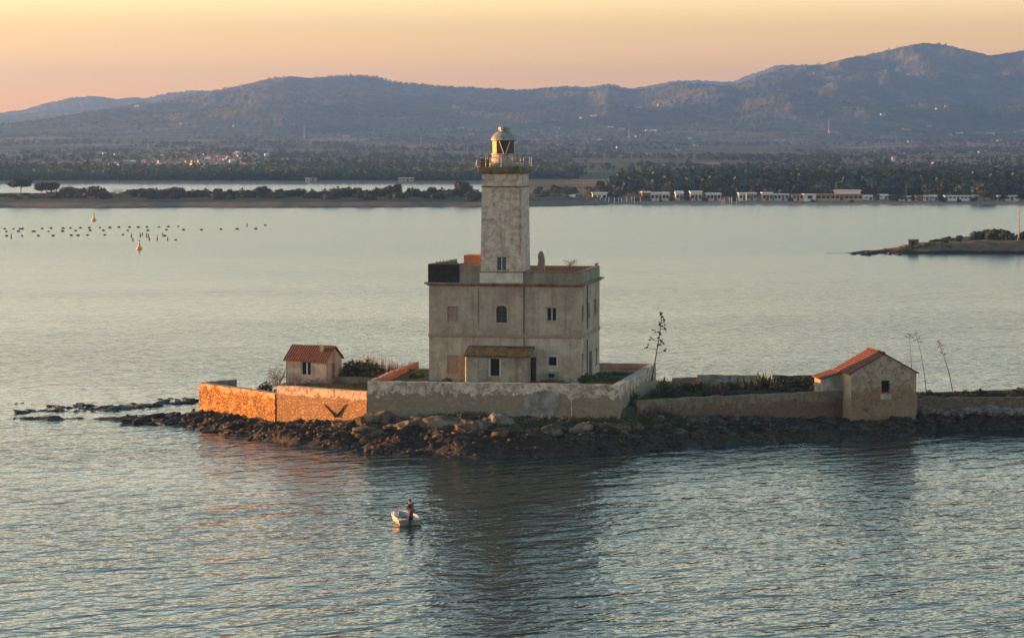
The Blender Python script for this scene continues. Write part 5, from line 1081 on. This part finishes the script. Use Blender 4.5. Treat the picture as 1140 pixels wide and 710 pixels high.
for px, s_, Y in ((681, .45, 982), (688, .4, 980), (697, .5, 984), (706, .5, 984), (712, .55, 983), (748, .6, 982), (751, .5, 980), (764, .65, 983), (767, .5, 981), (784, .55, 981), (805, .5, 982), (811, .45, 980), (818, .55, 983), (845, .5, 981), (880.5, .5, 982), (904, .4, 979), (948, .35, 978), (975, .75, 981), (992, .8, 982), (998, .85, 984), (1017, .6, 982), (1047, .7, 982), (1050, .55, 980), (1068, .35, 979), (1084, .6, 980), (1104, .75, 984), (1117, .7, 983), (1137, .8, 982), (1143, .7, 982), (668, .3, 978), (736, .3, 979), (793, .35, 979), (873, .35, 979)):
    if px < 975 and int(px) % 2: continue
    FRONT.append((px, s_*.9, Y))
# posts along the beach
fp = MB().box(-.1, .1, -.1, .1, -.3, 1.7).build('beach_post', m_wh); tag(fp, 'pale short post in the fence line along the beach', 'post', 'posts along the beach'); first = True
for px in list(np.linspace(644, 712, 15))+list(np.linspace(803, 823, 6)):
    px += R_.uniform(-1, 1); p = ground_at(px, 975+R_.uniform(-4, 4)); o = fp if first else fp.copy()
    if not first: COL.objects.link(o)
    first = False; o.location = p; o.scale = (1, 1, R_.uniform(.7, 1.3))
lampp = plain('grey post', (.12, .12, .12), .7)
for px, py, lb in ((649.5, 200, 'tall thin grey post near the white hut, tallest of three'), (652.5, 204, 'thin grey post just beside the tallest post near the white hut'), (655.5, 203, 'thin grey post nearest the white flat roofed hut'), (1008.5, 206, 'thin grey post above the low white shed on the beach'), (930.5, 203, 'thin grey mast on the beach restaurant'), (351.5, 199.5, 'thin pale post beside the far pinkish shed')):
    Y = 980. if px != 351.5 else 1396.; p = ground_at(px, Y); o = MB().tube([(0, 0, -.3), (0, 0, atY(px, py, Y).z-p.z)], .1, 5).build('post', lampp, loc=p); tag(o, lb, 'post')
# ------------------------------------------------------------------ trees of the right shore
tv = [make_tree('tree', w, h, tk, 420, sz, m, sd_, 'dark leafy tree in the shore wood behind the beach huts', 'tree', 'trees behind the beach') for w, h, tk, sz, m, sd_ in ((8, 6.5, 1.4, .6, m_far, 71), (7, 7.5, 1.6, .6, m_lf, 72), (10, 6, 1.2, .7, m_far, 73), (6, 8, 1.5, .55, m_pine, 74))]
for k in range(150):
    px = R_.uniform(596, 1150); Y = R_.uniform(994, 1120)
    if px < 660: s = R_.uniform(.35, .6)
    elif px < 700: s = R_.uniform(.5, .8)
    else: s = R_.uniform(.6, 1.0)
    place(R_.choice(tv), ground_at(px, Y)-Vector((0, 0, .2)), s, sz=s*R_.uniform(.8, 1.1))
for px, s_, Y in FRONT: place(tv[int(px) % 4], ground_at(px, Y-3)-Vector((0, 0, .3)), s_*.72, sz=s_*.62, label='green tree or bush growing among the white beach huts', group='trees among the beach huts')
shl = make_shrub('shrub', 5, 1.8, 260, .4, m_far, 75, 'low grey green shrub on the shore beside the tower', 'shrub', 'shore shrubs beside the tower')
for k in range(26): px = R_.uniform(590, 660); place(shl, ground_at(px, R_.uniform(972, 1000)), R_.uniform(.6, 1.2))
bt = make_tree('tree', 8.6, 6.6, .7, 1500, .45, m_lf2, 76, 'big round green tree standing forward at the back of the beach', 'tree', None); place(bt, ground_at(1095, 984), 1.0)
TT = [make_tree('tall_tree', w, h, tk, 1100, sz, m_lf2, sd_, 'tall tree', 'tree', None) for w, h, tk, sz, sd_ in ((16, 17, 3, 1.2, 81), (22, 21, 4, 1.4, 82), (9, 20, 2, 1.0, 83))]
for px, pyt, wpx, k, Y, lb in ((906, 178, 13, 0, 1750, 'tall feathery tree beside the tallest broad tree above the wood'), (927.6, 172.5, 19, 1, 1750, 'tallest broad tree rising above the wood behind the restaurant'), (974, 176, 12, 0, 1750, 'tall tree close to the slender cypress above the wood'), (987, 173.5, 8, 2, 1750, 'slender dark cypress rising above the wood by the orange buildings'), (1025, 181, 18, 1, 1750, 'broad round tree between the orange buildings above the wood'), (832, 179, 9, 2, 1800, 'slender tree group at the edge of the pale field'), (822, 183, 14, 0, 1800, 'bushy tree beside the slender one at the pale field'), (964, 184, 9, 0, 1740, 'smaller tall tree leading the group with the cypress')):
    g = ground_at(px, Y); hgt = atY(px, pyt, Y).z-g.z; w_ = wpx*mpp(Y); o = place(TT[k], g, 1, label=lb); o.scale = (w_/(16, 22, 9)[k], w_/(16, 22, 9)[k], hgt/(17, 21, 20)[k])
hd = make_tree('tree', 14, 12, 2, 320, 1.1, m_far, 84, 'dark tree in the straight tree row below the orange building', 'tree', 'tree row below the orange building')
for k in range(17): px = 1040+k*6.3; g = ground_at(px, 1640); hgt = atY(px, 184+R_.uniform(-1.5, 1.5), 1640).z-g.z; o = place(hd, g, R_.uniform(.35, .5)); o.scale.z = hgt/12
# ------------------------------------------------------------------ far woodland, one mass
def woods(name, n, fn, sizes, leaf, per, mat, seed):
    r = np.random.default_rng(seed); px, Y, k = fn(r, n); Zb = terrain(px, Y); ok = k > r.random(len(px)); px, Y, Zb = px[ok], Y[ok], Zb[ok]; m = len(px); vv, ff = [], []
    proto = []
    for q in range(5):
        rr = np.random.default_rng(seed*10+q); v, f = leaf_cloud(per, [(rr.normal()*.3, rr.normal()*.3, .45+.25*rr.random(), .38) for _ in range(6)], leaf, seed*10+q); v[:, 2] = np.clip(v[:, 2], 0, 1.1); proto.append(v)
    off = 0
    for i in range(m):
        h = r.uniform(*sizes); w = h*r.uniform(.7, 1.2); v = proto[i % 5]*np.array([w, w, h])+np.array([(px[i]-570)/F*Y[i], Y[i], Zb[i]-.2]); vv.append(v)
    V = np.concatenate(vv); return tag(raw(name, V, np.arange(len(V)).reshape(-1, 4), mat), kind='stuff')
m_wl = mottled('woodland mass', [(.03, .055, .032), (.058, .086, .048), (.095, .115, .062)], .02, .9, 0, world=True, spec=.1)
m_wl2 = mottled('scrub woodland', [(.028, .05, .027), (.055, .078, .042), (.11, .105, .065)], .006, .9, 0, world=True, spec=.1)
m_wl3 = mottled('lagoon woodland', [(.03, .055, .034), (.055, .085, .048), (.09, .11, .062)], .02, .9, 0, world=True, spec=.1)
woods('woodland', 1700, lambda r, n: (r.uniform(690, 1390, n), 1050+210*r.random(n), np.ones(n)*.9), (4.0, 8.5), .2, 34, m_wl, 5)
woods('woodland', 3700, lambda r, n: (r.uniform(-230, 640, n), 1410+210*r.random(n)**1.5, np.ones(n)), (2.5, 6.5), .2, 30, m_wl3, 6)
def plainf_(r, n):
    px = r.uniform(-230, 1380, n); Y = 1500+3300*r.random(n)**1.1; k = ss((fbm(px*Y/F/120, Y/220, 4)-.40)*6); k = np.where((px < 290) & (Y > 1700) & (Y < 2700), k*.5, k); return px, Y, k
woods('scrub_woodland', 15500, plainf_, (2.5, 6.0), .25, 15, m_wl2, 7)
def hillf_(r, n):
    px = r.uniform(-230, 1380, n); Y = r.uniform(4600, 6500, n); k = ss((fbm(px*Y/F/200, Y/300, 4)-.42)*6)*.9; return px, Y, k
woods('scrub_woodland', 8500, hillf_, (3, 7), .28, 10, m_wl2, 8)
# ------------------------------------------------------------------ town and scattered houses
hm_ = {}
m_wh, m_cr, m_pk = plain('far white wall', (.50, .48, .45), .8), plain('far cream wall', (.46, .36, .26), .8), plain('far pinkish wall', (.48, .32, .25), .8)
for nm, wm, rm in (('white', m_wh, m_rf), ('cream', m_cr, m_rf), ('pink', m_pk, m_rf), ('orange', m_or, m_rf), ('plain', m_wh, m_rfw)):
    mb = MB(); mb.box(-.5, .5, -.4, .4, -.3, .62); mb.prism([(-.46, .6), (0, .92), (.46, .6)], 0, -.54, .54, 1); mb.box(-.3, -.14, -.41, -.39, .2, .45, 2).box(.14, .3, -.41, -.39, .2, .45, 2).box(-.07, .07, -.41, -.39, 0, .4, 2)
    o = mb.build('far_house', [wm, rm, m_dark]); hm_[nm] = o.data; bpy.data.objects.remove(o)
def far_house(px, py, w, h, kind, label, group, lo=1380):
    g = hit(px, py, lo)
    if g is None: return
    k = g.y/F; o = bpy.data.objects.new('far_house', hm_[kind]); COL.objects.link(o); o.location = g; o.scale = (w*k, max(5, w*k*.6), h*k*1.1); o.rotation_euler.z = R_.uniform(-.5, .5); tag(o, label, 'house', group)
LT = 'tiny pale house in the crowded town on the far left shore slope'; LT = 'tiny pale house crowded into the far town on the slope'
for k in range(85): far_house(R_.gauss(250, 26), R_.uniform(172, 184), R_.uniform(3, 6.5), R_.uniform(2.4, 4), R_.choice(['white', 'cream', 'pink', 'white', 'plain', 'cream']), LT, 'houses of the far town')
for k in range(60): far_house(R_.uniform(120, 292), R_.uniform(178, 186), R_.uniform(3, 6), R_.uniform(2.2, 3.6), R_.choice(['white', 'cream', 'pink', 'white', 'plain', 'pink']), LT, 'houses of the far town')
for k in range(34): far_house(R_.uniform(0, 150), R_.uniform(170, 184), R_.uniform(2.2, 4.2), R_.uniform(1.8, 2.6), R_.choice(['white', 'cream', 'pink', 'plain']), 'tiny pale house in the thin outskirts of the far town', 'houses at the town edge')
RH = [(616, 134.5, 4), (661, 130, 8), (647, 133, 3), (734, 118.6, 4), (620.5, 143.4, 8), (679.5, 144, 7), (691, 145, 11), (727.5, 147, 8), (720, 147.5, 4), (710, 153, 6), (768, 155.7, 4), (848, 160, 6), (830.6, 160.6, 3), (612, 161, 8), (624.7, 162.3, 12), (698, 165, 7), (688, 165.5, 4), (669.7, 157.4, 10), (587, 137, 4), (983, 129.6, 7), (1054, 120, 5), (1043, 123, 3), (927.6, 148.5, 12), (1013.5, 159, 7), (1009, 145.6, 11), (1034.6, 141.4, 6), (1068, 150, 9), (1058, 151, 4), (1103, 150.4, 10), (1132, 147.6, 8), (1139, 146.5, 6), (1112, 157.5, 6), (1034.6, 168.2, 11), (1094, 170.4, 12), (868, 157.5, 14), (312, 139.7, 5), (325.5, 139.5, 7), (496, 145, 6), (513.4, 143.9, 7), (523, 146, 6), (525, 150.5, 6), (385.6, 152.5, 8), (152.6, 119, 6), (40.8, 158.7, 5), (250, 146, 4), (262, 141.6, 6), (204, 139, 8), (179, 174.5, 6), (290.8, 159.5, 4), (210.5, 168, 7), (291, 164, 5), (312, 162, 5), (318, 178, 7), (314, 182, 6), (290, 186, 6), (282, 184, 8), (1105, 187, 4), (775, 163, 6), (755, 168, 5), (1120, 163, 5)]
for px, py, w in RH: far_house(px, py, w*.85, 2.4, R_.choice(['white', 'cream', 'pink', 'white', 'orange', 'plain']), 'lone pale house scattered over the far hillside farmland', 'houses scattered on the hills')
# orange buildings above the wood
def block(px0, px1, py0, Y, wm, rm, label, nwin, name='building', cat='building', tower=None):
    g = ground_at((px0+px1)/2, Y); w = (px1-px0)*mpp(Y); h = atY((px0+px1)/2, py0, Y).z-g.z; r_ = empty(name, g, 0, label, cat)
    MB().box(-w/2, w/2, 0, 14, -.5, h*.85).build('wall', wm, r_); MB().prism([(-.8, h*.85), (7, h), (14.8, h*.85)], 0, -w/2-.6, w/2+.6).build('roof', rm, r_)
    for k in range(nwin): u = -w/2+w*(k+.5)/nwin; MB().box(u-w/nwin*.16, u+w/nwin*.16, -.1, .1, h*.5, h*.74).build('window', m_dark, r_)
    if tower: MB().box(-w/2, -w/2+tower[0], 2, 2+tower[0], h*.85, h+tower[1]).build('bell_tower', m_wh, r_)
block(993, 1002.5, 180.5, 1900, m_or, m_rf, 'orange house with a small pale bell tower above the wood', 3, tower=(2.2, 3.6))
block(1005, 1016, 180, 1900, m_or, m_rf, 'blocky orange house between the bell tower house and a round tree', 3)
block(1040, 1080, 180.6, 1950, m_cr, m_rf, 'very long cream orange building above the straight tree row', 14)
# masts on the hills
m_mast = plain('red white mast', (.42, .33, .30), .7)
for px, y0, y1, lb in ((338.7, 139, 155, 'thin lattice mast on the far slope above the far shed'), (165, 157, 168, 'thin lattice mast on the slope above the far town'), (700.3, 138, 155, 'thin reddish lattice mast on the farmland beyond the tower'), (922.6, 134, 149, 'thin pale mast beside a long house on the far slope'), (468.7, 150, 162, 'thin lattice mast on the slope just before the lighthouse tower'), (620, 145, 156, 'thin pale pole on the farmland near the lighthouse lantern')):
    g = hit(px, y1, 1500); k = g.y/F; hh = (y1-y0)*k; r_ = empty('mast', g, 0, lb, 'mast'); mb = MB(); b_ = .55*k
    for sx in (-1, 1):
        for sy in (-1, 1): mb.tube([(sx*b_, sy*b_, -1), (sx*b_*.25, sy*b_*.25, hh)], .11*k, 4)
    for j in range(8):
        f = j/8; w_ = b_*(1-.75*f); mb.tube([(-w_, -w_, hh*f), (w_, -w_, hh*(f+.11))], .06*k, 3).tube([(w_, w_, hh*f), (-w_, w_, hh*(f+.11))], .06*k, 3)
    mb.build('lattice', m_mast, r_)
